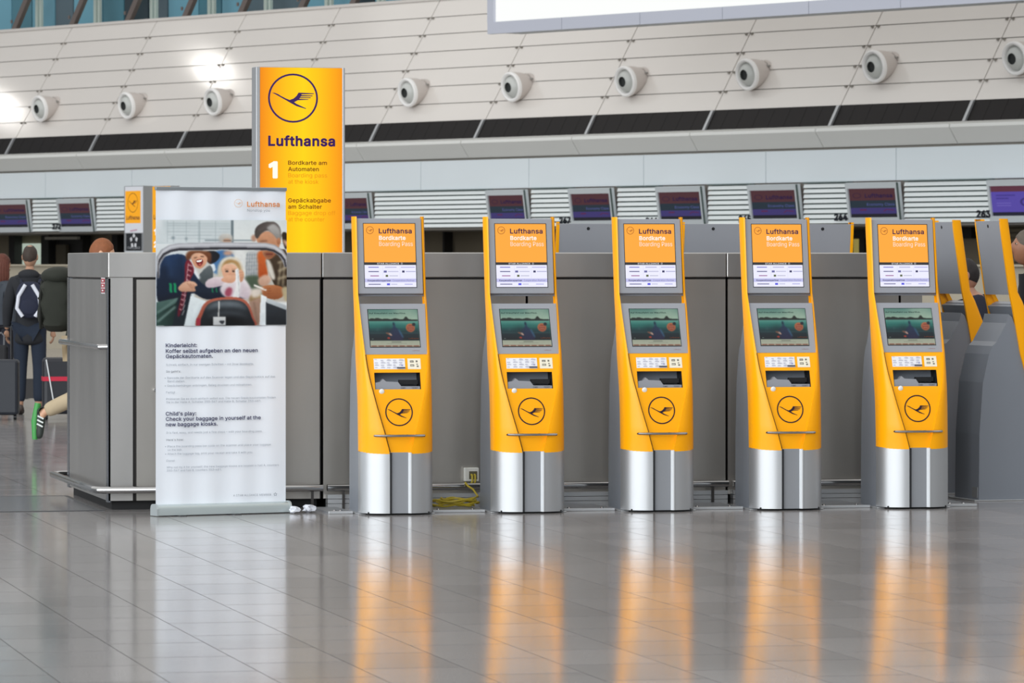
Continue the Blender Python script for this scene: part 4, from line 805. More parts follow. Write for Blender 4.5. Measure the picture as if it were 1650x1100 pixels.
    q = MB(); q.box((-.2355, .044, -.01), (.2355, .051, H + .005)); q.build('back_cover', GRY, dp)
    P = Print(); P.ys = -1
    P.f2 = lambda px, py: ((px - (626 + (py - 360.5) * .026)) / 249.5, .043 + (462.5 - py) / 102 * .412)
    def rc(y0_, y1_, col, s): P.poly([(584 + (y0_ - 360.5) * .026, y0_), (668 + (y0_ - 360.5) * .026, y0_), (668 + (y1_ - 360.5) * .026, y1_), (584 + (y1_ - 360.5) * .026, y1_)], emit(col, s), False)
    P.poly([(583, 359.5), (669, 359.5), (671.7, 463.5), (585.7, 463.5)], BLACK); P.up()
    rc(360.5, 422.6, '#ffab3c', 1.0); rc(422.6, 427, '#3c3a3c', 0.8); rc(427, 448.9, '#eeeefe', 1.0); rc(448.9, 454.6, '#c3c3ee', 1.0); rc(454.6, 462.5, '#eeeefe', 1.0)
    P.crane(594.5, 371, 6.2, emit('#9a4a20', 0.9), 0.12)
    P.text('Lufthansa', 609, 376, emit('#2a1050', 0.9), width=54, height=8, bold=0.02)
    P.text('Bordkarte', 609.3, 386.6, emit('#fff4ea', 1.0), width=43.5, height=7, bold=0.025)
    P.text('Boarding Pass', 609.5, 396.6, emit('#ffe4d6', 1.0), width=55, height=7, bold=-0.004)
    P.text('STAR ALLIANCE', 606, 426.2, emit('#d8d8dc', 0.9), width=36, height=2.6, bold=0.02); P.ring(646.3, 424.9, 1.5, 0.5, emit('#d8d8dc', 0.9), 10)
    P.text('Kooperationspartner', 590.5, 453.6, emit('#3c3c66', 0.8), width=38, height=3.0, bold=0.02); P.text('Cooperation Partner', 631, 453.6, emit('#7a7aa8', 0.9), width=36, height=3.0)
    for x, y, w_, col in ((591, 431, 17, '#7a78c8'), (618, 431, 19, '#b4b2da'), (644, 431, 23, '#b4b2e4'), (591, 438, 17, '#5a5a88'), (616, 438, 5, '#6666a0'), (623, 438, 17, '#c0c0dc'), (646, 438, 4, '#30305c'), (652, 438, 16, '#b4b4d8'), (594, 445, 14, '#a06a9c'), (619, 445, 4, '#56603c'), (625, 445, 14, '#c2c2d8'), (591, 458.6, 20, '#70709c'), (621, 458.6, 5, '#5c5ce0'), (628, 458.6, 10, '#c4c4e2'), (650, 458.6, 13, '#b2b2e6')):
        P.stroke([(x + .5, y), (x + w_ + .5, y)], 1.5 if w_ > 6 else 3.2, emit(col, 1.0))
    for x in (614.5, 642.5): P.stroke([(x, 427.5), (x + .4, 448.5)], .35, emit('#d4d4f4', 1.0))
    P.build('display_screen', None, dp, merge=False)
    return r
KF = floor_at(644, 829.8); YK = KF.y
kx = [xcol(m, YK + 0.12) for m in (638.2, 851, 1060, 1266.5, 1471)]
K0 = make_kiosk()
klab = ['yellow self-service kiosk nearest the white roll-up banner', 'yellow self-service kiosk second from the roll-up banner, beside the white socket box',
        'yellow self-service kiosk in the middle of the front row of five', 'yellow self-service kiosk fourth from the roll-up banner', 'yellow self-service kiosk at the right end of the front row']
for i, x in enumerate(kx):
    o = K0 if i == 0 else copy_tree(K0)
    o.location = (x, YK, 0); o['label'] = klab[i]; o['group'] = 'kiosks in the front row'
SPC = (kx[-1] - kx[0]) / 4
# the island of steel counters
Y1 = YK + 1.0; DEP = 2.15; Y2 = Y1 + DEP; ZT = 1.675
# kiosks of the far side, backs to us
for k, px in enumerate((945, 1146, 1322)):
    o = copy_tree(K0); Yb = Y2 + 1.0; o.location = (xcol(px, Yb - .35), Yb, 0); o.rotation_euler = (0, 0, pi)
    o['label'] = 'grey kiosk back over the steel counter, ' + ('right of the second front kiosk', 'right of the third front kiosk', 'right of the fourth front kiosk')[k]; o['group'] = 'kiosks on the far side of the counter'
# kiosks at the right-hand end, turned away to the right
p = floor_at(1600, 806)
for k in range(2):
    o = copy_tree(K0); o.rotation_euler = (0, 0, pi / 2 + radians(3)); o.location = (p.x + 0.43 - .03 * k, p.y + 0.20 + k * 0.93, 0)
    o['label'] = ('kiosk seen from its grey side at the right edge, nearest us', 'kiosk seen from its grey side, just behind the right end of the front row')[k]; o['group'] = 'kiosks at the right end of the counter'

# =================================================================== STEEL COUNTER UNITS
ul = ['brushed steel end cabinet with a door, left end of the counter behind the banner', 'brushed steel counter section behind the first and second kiosk', 'brushed steel counter section behind the third kiosk', 'brushed steel counter section behind the fourth kiosk', 'brushed steel counter section behind the fifth kiosk']
seams = [xcol(v, Y1) for v in (175, 520, 850, 1172, 1451)] + [xcol(1489, Y1)]
for i in range(5):
    a, b = seams[i], seams[i + 1]; W_ = b - a - 0.008
    r = thing('steel_counter', ul[i], 'counter', (a, Y1, 0), 0, 'sections of the steel counter')
    q = MB(); q.box((0.03, 0.07, 0), (W_ - 0.02, DEP - 0.07, 0.07)); q.build('plinth', DARK, r)
    L = 0.0
    q = MB(); q.box((0.012, 0.02, 0.06), (W_, DEP - 0.02, ZT - 0.02)); q.build('core', mat('core_dark', '#2c2a29', 0.5, metal=0.5), r)  # core painted dark to give the gaps between fronts their shade
    q = MB(); q.box((-0.003, 0.0, ZT - 0.165), (W_, DEP, ZT), bev=0.006); q.build('top_band', STEEL, r)
    if i == 0:
        sx = xcol(217, Y1) - a
        q = MB(); q.box((0, 0, 0.06), (sx - 0.012, 0.03, ZT - 0.165)); q.build('stile', STEEL, r)
        q = MB(); q.box((sx + 0.012, 0.0, 0.06), (W_ - 0.012, 0.03, ZT - 0.178)); d = q.build('door', STEELD, r)
        kn = xcol(250, Y1) - a
        q = MB(); q.lathe([(0, -.04), (.012, -.04), (.014, -.03), (.009, -.02), (.009, 0)], CHROME, 16, Matrix.Translation((kn, 0.0, .78)) @ Matrix.Rotation(radians(-90), 4, 'X')); q.build('knob', CHROME, d)
        q = MB(); q.box((-0.004, 0.10, 0.06), (0.012, DEP - 0.12, ZT - 0.178)); q.build('end_panel', STEEL, r)
        q = MB(); q.box((-0.006, 0.0, 0.05), (0.012, 0.085, ZT - 0.17)); q.build('corner_post', mat('corner_steel', '#8b8f96', 0.25, metal=1.0), r)
        q = MB(); q.box((-0.006, DEP - 0.10, 0.05), (0.012, DEP, ZT - 0.17)); q.build('corner_post', mat('corner_steel', '#8b8f96', 0.25, metal=1.0), r)
        q = MB(); q.tube([(0.0, .03, 1.06), (-.05, .05, 1.06), (-.055, .12, 1.06), (-.055, DEP - .05, 1.06), (-.05, DEP + .02, 1.06), (0, DEP + .03, 1.06)], 0.018, CHROME, 10); q.build('grab_rail', CHROME, r)
        P = Print(); P.rect(0, 0, .20, .105, ink('#d8d4d6')); P.rect(.01, .072, .19, .098, ink('#a83240')); P.rect(.01, .04, .19, .066, ink('#b04a52')); P.rect(.01, .008, .19, .034, ink('#96323e'))
        for zz_ in (.08, .048, .016): P.rect(.06, zz_, .14, zz_ + .01, ink('#efe6e6'))
        o = P.build('warning_label', None, r, (-0.006, 0.32, 1.405), (0, 0, -pi / 2), merge=False)
        q = MB(); z_ = 0.135; e = 0.10
        q.tube([(0.02, DEP + e, z_), (-e + .05, DEP + e, z_), (-e, DEP + e - .04, z_), (-e, 0.0, z_), (-e + .015, -e + .03, z_), (-e + .05, -e, z_), (W_ - .01, -e, z_)], 0.023, CHROME, 12); rl = q.build('bumper_rail', CHROME, r)
        br = [xcol(499, Y1) - a, 0.4]
    else:
        n = 1
        q = MB(); q.box((0.004, 0.004, 0.06), (W_ - 0.004, 0.03, ZT - 0.178)); q.build('front_panel', STEELD, r)
        q = MB(); q.tube([(0.012, -0.1, .135), (W_ - .012, -0.1, .135)], 0.023, CHROME, 12); rl = q.build('bumper_rail', CHROME, r)
        br = [0.12, W_ - 0.12]
        q = MB()
        for k, (za, zb_) in enumerate(((.0, .028), (.031, .058), (.061, .088))): q.box((0.02, -.075, za), (W_ - .01, -.0, zb_))
        q.build('cable_trunking', ALU, r)
    for x in br:
        q = MB(); q.box((x - .008, -.108, 0.0), (x + .008, -.092, .125)); q.box((x - .006, -.1, .11), (x + .006, 0.02, .122)); q.build('rail_bracket', mat('bracket_dark', '#33302e', 0.5), rl)

# low plates that carry the cables between the kiosks
pl = [seams[1] + 0.05] + kx + [kx[-1] + SPC * 0.55]
for k in range(6):
    a, b = pl[k] + (0.26 if k else 0), pl[k + 1] - 0.26
    if k == 0: a = b - 0.16
    if k == 5: b = pl[6]
    r = thing('floor_plate', 'low grey cable plate on the floor ' + ('left of the first kiosk', 'between the first and second kiosk', 'between the second and third kiosk', 'between the third and fourth kiosk', 'between the fourth and fifth kiosk', 'right of the fifth kiosk')[k], 'floor plate', (a, YK + 0.22, 0), 0, 'cable plates between the kiosks')
    q = MB(); q.box((0, 0.02, 0.0), (b - a, 0.62, 0.014)); q.build('plate', ALUD, r)
    q = MB(); q.box((0, 0, 0), (b - a, 0.022, 0.018), bev=0.003); q.build('edge_trim', ALU, r)
    for x in (0.06, b - a - 0.06):
        q = MB(); q.lathe([(0.0, 0.022), (0.009, 0.02), (0.012, 0.014)], CHROME, 10, Matrix.Translation((x, 0.12, 0))); q.build('screw', CHROME, r)

# =================================================================== TALL LIT SIGN ON THE COUNTER
ZS = 31.0; S = F / ZS
pc = atZ(484.5, HY, ZS); base = ZT
r = thing('lit_sign', 'tall glowing yellow sign pillar with ring emblem standing on the steel counter', 'sign', (pc.x, pc.y, base), radians(3))
zt = CH + (HY - 108) / S - base; hw = 0.5 * 141 / S / 0.96
q = MB(); q.box((-hw, 0, 0), (-hw + .028, 0.14, zt), bev=.004); q.build('frame_post', ALU, r)
q = MB(); q.box((hw - .018, 0, 0), (hw, 0.14, zt), bev=.004); q.build('frame_post', ALU, r)
q = MB(); q.box((-hw + .028, .02, zt - .012), (hw - .018, 0.13, zt)); q.build('top_cap', ALU, r)
q = MB(); q.box((-hw + .028, .10, 0), (hw - .018, 0.13, zt - .012)); q.build('back_panel', HOUS, r)
def backlit():  # uneven glow of the backlight put into the emission colour, orange towards edges
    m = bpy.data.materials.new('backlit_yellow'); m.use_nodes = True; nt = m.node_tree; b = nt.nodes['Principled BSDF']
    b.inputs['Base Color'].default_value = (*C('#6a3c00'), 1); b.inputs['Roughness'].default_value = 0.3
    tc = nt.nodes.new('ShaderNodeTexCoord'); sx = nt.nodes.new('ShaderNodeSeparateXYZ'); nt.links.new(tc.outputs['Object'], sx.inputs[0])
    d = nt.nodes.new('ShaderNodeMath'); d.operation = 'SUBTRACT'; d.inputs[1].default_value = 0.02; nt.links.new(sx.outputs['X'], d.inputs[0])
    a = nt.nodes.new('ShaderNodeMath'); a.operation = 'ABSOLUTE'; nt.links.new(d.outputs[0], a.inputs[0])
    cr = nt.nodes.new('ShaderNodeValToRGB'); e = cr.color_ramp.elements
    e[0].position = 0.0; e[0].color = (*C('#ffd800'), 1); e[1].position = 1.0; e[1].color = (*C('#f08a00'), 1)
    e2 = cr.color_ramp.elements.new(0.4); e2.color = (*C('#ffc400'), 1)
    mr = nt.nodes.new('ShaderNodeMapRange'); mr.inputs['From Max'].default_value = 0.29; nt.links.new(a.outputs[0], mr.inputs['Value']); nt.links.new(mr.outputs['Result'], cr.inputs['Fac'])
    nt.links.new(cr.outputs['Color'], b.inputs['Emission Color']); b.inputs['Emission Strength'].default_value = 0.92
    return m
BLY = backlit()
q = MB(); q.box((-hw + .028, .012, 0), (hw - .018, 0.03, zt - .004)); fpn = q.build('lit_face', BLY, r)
P = Print(start=-0.011); P.ys = -1
P.f2 = lambda cx, cy: ((400 + cx / 3.333 - 484.5) / S / 0.96, CH + (HY - (90 + cy / 3.333)) / S - base)
VI = emit('#3a1a60', 0.9); BR = emit('#6a2000', 0.9); OG = emit('#e89000', 1.0); WH = emit('#fffdf0', 1.0)
P.crane(243, 227, 132, VI, 0.075); P.build('emblem', None, fpn, merge=False); P = (lambda o: (setattr(o, 'ys', -1), setattr(o, 'f2', P.f2), o)[2])(Print(start=-0.011))
PF = P.f2
def block(name, items):
    Q = Print(start=-0.011); Q.ys = -1; Q.f2 = PF
    for t, x, y, m_, w_, h_, bo in items: Q.text(t, x, y, m_, width=w_, height=h_, bold=bo)
    Q.build(name, None, fpn, merge=False)
block('brand_lettering', [('Lufthansa', 112, 482, VI, 354, 56, 0.03)])
block('numeral', [('1', 114, 652, WH, 48, 92, 0.04)]); block('numeral', [('2', 112, 862, WH, 56, 92, 0.04)])
block('lettering', [('Bordkarte am', 217, 584, BR, 205, 22, .012), ('Automaten', 217, 618, BR, 162, 22, .012), ('Boarding pass', 217, 652, OG, 206, 22, 0), ('at the kiosk', 217, 686, OG, 160, 22, 0)])
block('lettering', [('Gepäckabgabe', 217, 786, BR, 226, 22, .012), ('am Schalter', 217, 820, BR, 178, 22, .012), ('Baggage drop off', 217, 854, OG, 250, 22, 0), ('at the counter', 217, 888, OG, 192, 22, 0)])
q = MB(); q.tube([(0.17, .05, -0.0), (0.17, .05, .02)], .01); q.build('cable_gland', BLACK, r)

# =================================================================== ROLL-UP BANNER
pb = floor_at(357, 828.6); Zb = (pb - CAMP).dot(FW); S = F / Zb; RB = radians(15.5); FS = cos(RB + TH)
r = thing('rollup_banner', 'white roll-up banner with a family photo and dark blue headings', 'banner', pb, RB)
PAPER = mat('banner_white', '#ebf0f7', 0.45, noise=0.015, nscale=2, stretch=(3, 1, .2))
bw = 0.5 * 203 / S / FS; bt = (828.6 - 306) / S
q = MB(); nx = 24; rows = []
for j in range(2):
    z = (0.068, bt)[j]; rows.append([(-bw + 2 * bw * i / nx, 0.004 * sin(i * 1.1) + .004, z) for i in range(nx + 1)])
q.grid(rows); sheet = q.build('sheet', PAPER, r)
q = MB(); q.box((-bw - .003, -.006, bt - .004), (bw + .003, .018, bt + .018), bev=.003); q.build('top_rail', mat('rail_grey', '#9aa0a4', 0.35, metal=.5), r)
q = MB(); q.tube([(0, .03, .06), (0, .03, bt)], .011); q.build('support_pole', ALU, r)
cas = [(-.05, .0), (-.05, .04), (-.042, .058), (-.025, .066), (-.0, .068), (.025, .066), (.042, .058), (.05, .04), (.05, 0)]
q = MB(); q.prism([(y - .05 if False else y, z + .006) for y, z in cas], -bw - .008, bw + .006, 'x', None, True); q.build('cassette', mat('cassette_silver', '#c3cdcd', 0.3, metal=.5), r)
for sg in (-1, 1):
    q = MB(); q.prism([(y * 1.06, z * 1.1 + .004) for y, z in cas], sg * (bw + .004), sg * (bw + .016), 'x'); q.build('end_cap', mat('cap_silver', '#b5bdbf', 0.35, metal=.4), r)
for x in (-.33, .05):
    q = MB(); q.box((x, -.09, 0), (x + .05, .12, .006)); q.build('foot', mat('foot_dark', '#3a3c3e', 0.5), r)
P = Print(start=0.004); P.ys = -1; P.step = 0.0004
def bpx(px, py): return ((px - 358) * .976 / S / FS, (828.6 - py) / S)
P.f2 = lambda cx, cy: bpx(230 + cx / 3.438, 520 + cy / 3.438)
HD = ink('#26285c'); TX = ink('#9aa2ae'); TB = ink('#4f5664')
for t, y, w_ in (('Kinderleicht:', 132, 170), ('Koffer selbst aufgeben an den neuen', 163, 503), ('Gepäckautomaten.', 192, 256)): P.text(t, 134, y, HD, width=w_, height=21, bold=0.014)
for t, y, w_ in (("Child's play:", 508, 166), ('Check your baggage in yourself at the', 537, 520), ('new baggage kiosks.', 567, 282)): P.text(t, 133, y, HD, width=w_, height=21, bold=0.014)
for t, x, y, w_, c_ in (('Schnell, einfach, in nur wenigen Schritten – mit Ihrer Bordkarte.', 134, 234, 480, TX), ("So geht's:", 134, 271, 80, TB),
        ('• Barcode der Bordkarte auf den Scanner legen und das Gepäckstück auf das', 126, 306, 606, TX), ('Band stellen.', 142, 325, 94, TX), ('• Gepäckanhänger anbringen, Beleg drucken und mitnehmen.', 126, 349, 478, TX),
        ('Fertig!', 133, 386, 48, TX), ('Probieren Sie es doch einfach selbst aus. Die neuen Gepäckautomaten finden', 133, 422, 600, TX), ('Sie in der Halle A, Schalter 350–367 und Halle B, Schalter 353–481.', 133, 440, 520, TX),
        ('It is fast, easy, and needs just a few steps – with your boarding pass.', 133, 608, 526, TX), ("Here's how:", 133, 647, 94, TB),
        ('• Place the boarding pass bar code on the scanner and place your luggage', 126, 683, 580, TX), ('on the belt.', 140, 702, 78, TX), ('• Attach the luggage tag, print your receipt and take it with you.', 126, 724, 480, TX),
        ('Done!', 133, 762, 44, TX), ('Why not try it for yourself: the new baggage kiosks are located in hall A, counters', 133, 798, 616, TX), ('350–367 and hall B, counters 353–481.', 133, 816, 300, TX), ('A STAR ALLIANCE MEMBER', 496, 962, 210, ink('#8d949f'))):
    P.text(t, x, y, c_, width=w_, height=11)
st = []
for i in range(10):
    a = pi / 2 + i * pi / 5; rr = 11 if i % 2 == 0 else 6; st.append((729 + rr * cos(a), 956 - rr * sin(a)))
for i in range(0, 10, 2): P.poly([st[i - 1], st[i], st[(i + 1) % 10], (729 + 4 * cos(pi / 2 + i * pi / 5), 956 - 4 * sin(pi / 2 + i * pi / 5))], ink('#8d949f'), False)
P.f2 = lambda cx, cy: bpx(240 + cx / 4.075, 290 + cy / 4.075)
ORA = ink('#f0a05a'); P.crane(581, 152, 27, ink('#e2b48c'), 0.08); P.text('Lufthansa', 637, 173, ORA, width=214, height=34, bold=0.02); P.text('Nonstop you', 638, 206, ink('#8d949c'), width=148, height=17)
P.build('lettering', None, sheet, merge=False)
# the printed family photograph
A = Painter(58, 262, 906, 955, 300, 244, '#dfe4e5')
A.rect(58, 262, 906, 420, '#dbe1e3', '#ccd5d7'); A.rect(556, 262, 906, 412, '#d9dfdf', '#e2e6e4'); A.rect(100, 268, 540, 412, '#c6d0d2', '#d3dadc', soft=3)
for y in (286, 300, 318, 340, 362, 384): A.line([(130, y), (535, y + 2)], 4, '#a9b5b8', 1, .8)
for x in (128, 168, 250, 330, 336, 440): A.line([(x, 268), (x, 410)], 4, '#94a2a6', 1, .8)
A.rect(540, 264, 556, 412, '#6f7c81', soft=1); A.line([(370, 396), (700, 396)], 9, '#87949a', 1); A.ell(165, 380, 10, 10, '#7c8a90', soft=2); A.ell(250, 386, 8, 8, '#7c8a90', soft=2)
A.rect(300, 455, 906, 800, '#cfd3d0', '#b9b3a8', soft=2); A.rect(58, 440, 300, 800, '#d9dfe0', soft=3); A.blob([(560, 470), (640, 470), (640, 700), (600, 720)], '#e3e5e2', soft=6)
A.ell(507, 384, 46, 34, '#cfccc5', '#a9a49c', soft=2); A.ell(514, 402, 26, 18, '#c79a7c', soft=2); A.line([(492, 398), (540, 397)], 6, '#5b5552', 1)
A.ell(690, 380, 18, 22, '#b98f78', soft=2)
A.blob([(418, 500), (440, 470), (500, 462), (560, 500), (540, 600), (430, 610)], '#3f6fa6', '#5a82ac', soft=2); A.blob([(405, 560), (430, 550), (440, 590), (418, 600)], '#dfe8ee', soft=1); A.ell(520, 480, 30, 16, '#c79a80', soft=3)
# father
A.blob([(640, 490), (680, 468), (730, 474), (736, 640), (690, 650), (640, 640)], '#c3c6c6', '#a7abac', soft=1)
for i in range(6): A.line([(648 + i * 16, 478), (640 + i * 16, 640)], 4, '#79838a', 1, .7)
for i in range(7): A.line([(640, 492 + i * 24), (732, 488 + i * 24)], 4, '#848c92', 1, .7)
A.blob([(630, 640), (730, 636), (740, 760), (640, 720)], '#4b5a48', soft=3)
A.blob([(716, 476), (770, 466), (782, 560), (776, 640), (725, 645), (718, 560)], '#cf6a34', '#a8481f', soft=2)
A.blob([(772, 520), (850, 462), (906, 480), (910, 730), (850, 725), (806, 650), (784, 590)], '#4a3b2c', '#342a20', soft=1)
A.blob([(770, 520), (800, 540), (830, 640), (808, 650), (780, 590)], '#d8d3c8', soft=2)
for a_, b_, w_ in (((846, 545), (906, 520), 14), ((850, 600), (906, 570), 16), ((846, 650), (906, 632), 16), ((868, 540), (850, 690), 10), ((892, 520), (880, 700), 10)): A.line([a_, b_], w_, '#b3a78c', 2, .75)
A.blob([(706, 384), (730, 345), (800, 335), (856, 372), (862, 420), (840, 470), (800, 516), (762, 506), (735, 450)], '#d09a78', '#b57a58', (0, 1), 1)
A.blob([(694, 352), (710, 304), (765, 274), (830, 276), (864, 318), (868, 384), (848, 388), (820, 352), (780, 330), (738, 352), (712, 384)], '#4a423e', '#6b6460', (1, 0), 1)
A.blob([(776, 310), (820, 288), (858, 322), (866, 384), (846, 388), (820, 360), (796, 336)], '#b5b3b0', '#8d8984', soft=2); A.line([(720, 330), (800, 285)], 6, '#6d6560', 2, .6)
A.ell(853, 400, 13, 22, '#c08462', '#9c6548', soft=1); A.blob([(874, 352), (906, 350), (906, 446), (890, 438)], '#2f261e', soft=1); A.blob([(880, 395), (906, 400), (906, 440)], '#c9a288', soft=2)
A.line([(730, 404), (776, 398)], 7, '#5a3c2e', 2); A.blob([(752, 478), (790, 466), (840, 478), (806, 512), (770, 508)], '#8f5a40', soft=2); A.line([(770, 486), (815, 486)], 7, '#6a3028', 1)
# boy
A.blob([(372, 478), (430, 466), (468, 496), (440, 538), (396, 545)], '#202228', soft=1); A.blob([(322, 640), (400, 560), (425, 620), (400, 690), (340, 690)], '#646b6e', '#3e4648', soft=1); A.line([(300, 590), (330, 650)], 26, '#e3e8ea', 2)
A.blob([(66, 560), (110, 505), (200, 486), (258, 512), (300, 610), (370, 690), (470, 688), (520, 720), (640, 770), (560, 782), (380, 782), (290, 742), (250, 800), (150, 800), (66, 790)], '#24395a', '#171b26', (0, 1), 1)
A.blob([(74, 600), (130, 560), (170, 640), (150, 720), (80, 770)], '#1a2436', soft=8, op=.8); A.line([(130, 500), (160, 640)], 16, '#34507a', 6, .7); A.line([(210, 490), (225, 640)], 14, '#16202f', 5, .8); A.line([(300, 700), (460, 740)], 20, '#27303a', 6, .7)
A.blob([(90, 800), (255, 750), (285, 790), (236, 955), (110, 955)], '#1b222c', '#20272c', soft=1)
A.blob([(246, 500), (262, 470), (300, 462), (390, 468), (412, 492), (408, 545), (384, 530), (350, 488), (300, 490), (276, 520), (256, 530)], '#7d4c30', '#5e3624', soft=2)
A.blob([(282, 508), (306, 482), (356, 484), (386, 512), (376, 552), (345, 580), (312, 572), (292, 545)], '#e2b090', '#c98f70', soft=1)
A.blob([(314, 528), (350, 520), (358, 540), (342, 566), (322, 556)], '#7a2a2a', soft=1); A.blob([(318, 530), (350, 523), (346, 535), (326, 540)], '#f6f0ea', soft=0); A.blob([(328, 552), (345, 546), (342, 562)], '#c8685c', soft=1); A.line([(300, 512), (320, 507)], 5, '#4c3222', 1); A.line([(342, 503), (364, 503)], 5, '#4c3222', 1); A.ell(332, 515, 6, 8, '#d29a7c', soft=1)
A.blob([(243, 545), (272, 528), (300, 596), (266, 680), (240, 800), (206, 892), (194, 868), (222, 740), (240, 640)], '#7a2634', '#5a1c28', soft=1)
for k in range(10): A.line([(238 - k * 4 + (26 if k < 4 else 6), 556 + k * 32), (292 - k * 8, 566 + k * 32)], 6, '#d8c4c4', 1, .75); A.line([(255 - k * 3 + 10, 545 + k * 34), (245 - k * 4 + 14, 580 + k * 34)], 5, '#e6dada', 1, .7); A.line([(240 - k * 4 + (26 if k < 4 else 6), 572 + k * 32), (288 - k * 8, 582 + k * 32)], 5, '#1d2030', 1, .7)
for x in (148, 176): A.line([(x, 676), (x + 4, 738)], 17, '#1d8a5a', 1)
for x in (418, 444): A.line([(x, 706), (x + 4, 738)], 9, '#1f7a52', 1)
A.blob([(198, 706), (230, 672), (270, 662), (306, 670), (322, 690), (304, 702), (310, 728), (262, 732), (216, 730)], '#e0b296', '#b98a70', soft=1)
for k in range(3): A.line([(256 + k * 18, 676 + k * 3), (288 + k * 10, 710)], 4, '#a06c52', 1, .8)
# girl
A.blob([(466, 650), (454, 580), (484, 520), (545, 500), (600, 528), (624, 600), (612, 670), (540, 640)], '#e2dac9', '#c8bda8', soft=2); A.blob([(478, 600), (490, 545), (530, 522), (584, 536), (606, 580), (600, 600), (560, 548), (515, 555)], '#a9824e', '#c4a070', soft=2)
A.blob([(480, 582), (506, 552), (560, 554), (586, 590), (572, 632), (532, 656), (495, 638)], '#ecbd9e', '#d79c7e', soft=1); A.ell(514, 599, 10, 6, '#3f322e', soft=1); A.ell(556, 598, 9, 6, '#3f322e', soft=1); A.line([(500, 587), (526, 586)], 4, '#8a6448', 1); A.line([(545, 585), (570, 587)], 4, '#8a6448', 1); A.line([(520, 638), (548, 634)], 5, '#b55e58', 1); A.ell(534, 618, 7, 6, '#d9967a', soft=2)
A.blob([(372, 684), (396, 650), (470, 634), (505, 655), (488, 690), (400, 708)], '#e4d6da', '#c2b0b8', soft=1); A.blob([(468, 716), (510, 664), (600, 640), (640, 660), (684, 748), (640, 782), (596, 770), (560, 782), (500, 765)], '#e9e2e4', '#cbbcc4', soft=2); A.line([(610, 680), (650, 770)], 14, '#bfaeb8', 5, .7); A.line([(400, 680), (470, 665)], 8, '#c9b2bc', 4, .6)
A.blob([(500, 742), (516, 708), (548, 712), (538, 760), (512, 764)], '#a04a5e', soft=2); A.blob([(476, 652), (516, 628), (562, 624), (576, 646), (548, 674), (498, 670)], '#e6b697', '#cf9678', soft=1); A.blob([(584, 612), (606, 588), (626, 616), (616, 662), (590, 664)], '#e2ae8e', '#c78e70', soft=1)
for k in range(3): A.line([(590, 608 + k * 17), (620, 604 + k * 17)], 3, '#b07c62', 1, .7)
A.poly([(568, 588), (588, 578), (602, 690), (592, 775), (550, 775), (574, 690)], '#f2f2f1', '#dcdcdc', soft=1); A.line([(585, 590), (596, 760)], 4, '#b9bcbe', 1)
# hands, ticket
A.blob([(718, 652), (766, 622), (802, 648), (776, 692), (730, 694)], '#d9b49e', '#b8907a', soft=2); A.blob([(738, 706), (800, 688), (872, 702), (898, 742), (850, 782), (780, 778), (745, 748)], '#b8744a', '#8c5232', soft=1); A.blob([(874, 716), (906, 704), (906, 796), (888, 778)], '#b0a484', soft=2); A.line([(690, 690), (772, 724)], 13, '#f4efe8', 1)
for k in range(3): A.line([(750 + k * 8, 716 + k * 16), (800 + k * 8, 712 + k * 16)], 4, '#7c4428', 1, .7)
A.blob([(660, 790), (680, 745), (735, 745), (740, 800), (700, 830)], '#a98c60', '#7c6444', soft=2); A.blob([(672, 720), (740, 712), (730, 760), (680, 770)], '#dcd2c6', soft=3)
# counters and suitcase
A.poly([(58, 800), (200, 770), (150, 880), (58, 955)], '#4d6862', '#2f4641', (0, 1), 1); A.poly([(58, 880), (196, 800), (160, 955), (58, 955)], '#2e4540', '#1c2c29', (1, 0), 1); A.line([(62, 930), (180, 830)], 12, '#86a09a', 2, .8); A.line([(62, 870), (190, 780)], 8, '#7a938d', 2, .8)
A.poly([(236, 955), (278, 756), (392, 800), (330, 955)], '#e4ecee', '#ccd6da', soft=1); A.poly([(300, 955), (340, 820), (360, 830), (330, 955)], '#b8c2c6', soft=4)
A.poly([(655, 800), (735, 770), (735, 955), (690, 955)], '#a98a78', '#8c7060', soft=2); A.line([(690, 800), (715, 955)], 8, '#7c6254', 2)
A.poly([(727, 955), (736, 752), (776, 768), (770, 955)], '#eaf0f3', '#d3dce2', soft=1); A.poly([(770, 800), (906, 850), (906, 955), (770, 955)], '#34393f', '#1d2126', soft=1); A.poly([(774, 775), (906, 826), (906, 856), (774, 806)], '#ccd4d8', '#9aa4aa', soft=1)
A.blob([(318, 962), (340, 860), (382, 796), (470, 770), (590, 772), (655, 812), (688, 900), (698, 962), (500, 975)], '#b4604a', '#8c4438', soft=1); A.blob([(345, 966), (360, 872), (398, 812), (470, 788), (585, 790), (642, 824), (674, 900), (686, 966), (500, 975)], '#2c3034', '#1a1c1f', soft=1)
A.blob([(372, 860), (415, 812), (520, 798), (606, 812), (650, 860), (560, 838), (450, 840)], '#7b858c', '#3f464c', (0, 1), 5); A.blob([(385, 900), (450, 868), (580, 866), (656, 900), (580, 885), (450, 888)], '#464d54', soft=5); A.blob([(400, 940), (520, 900), (640, 940), (520, 955)], '#0f1012', soft=8)
A.rect(424, 896, 506, 955, '#cfd1d1', '#b3b6b8', soft=1); A.line([(462, 795), (460, 898)], 8, '#dadad6', 1); A.blob([(464, 926), (498, 924), (484, 946)], '#33363c', soft=1); A.rect(318, 905, 342, 955, '#97303e', soft=1)
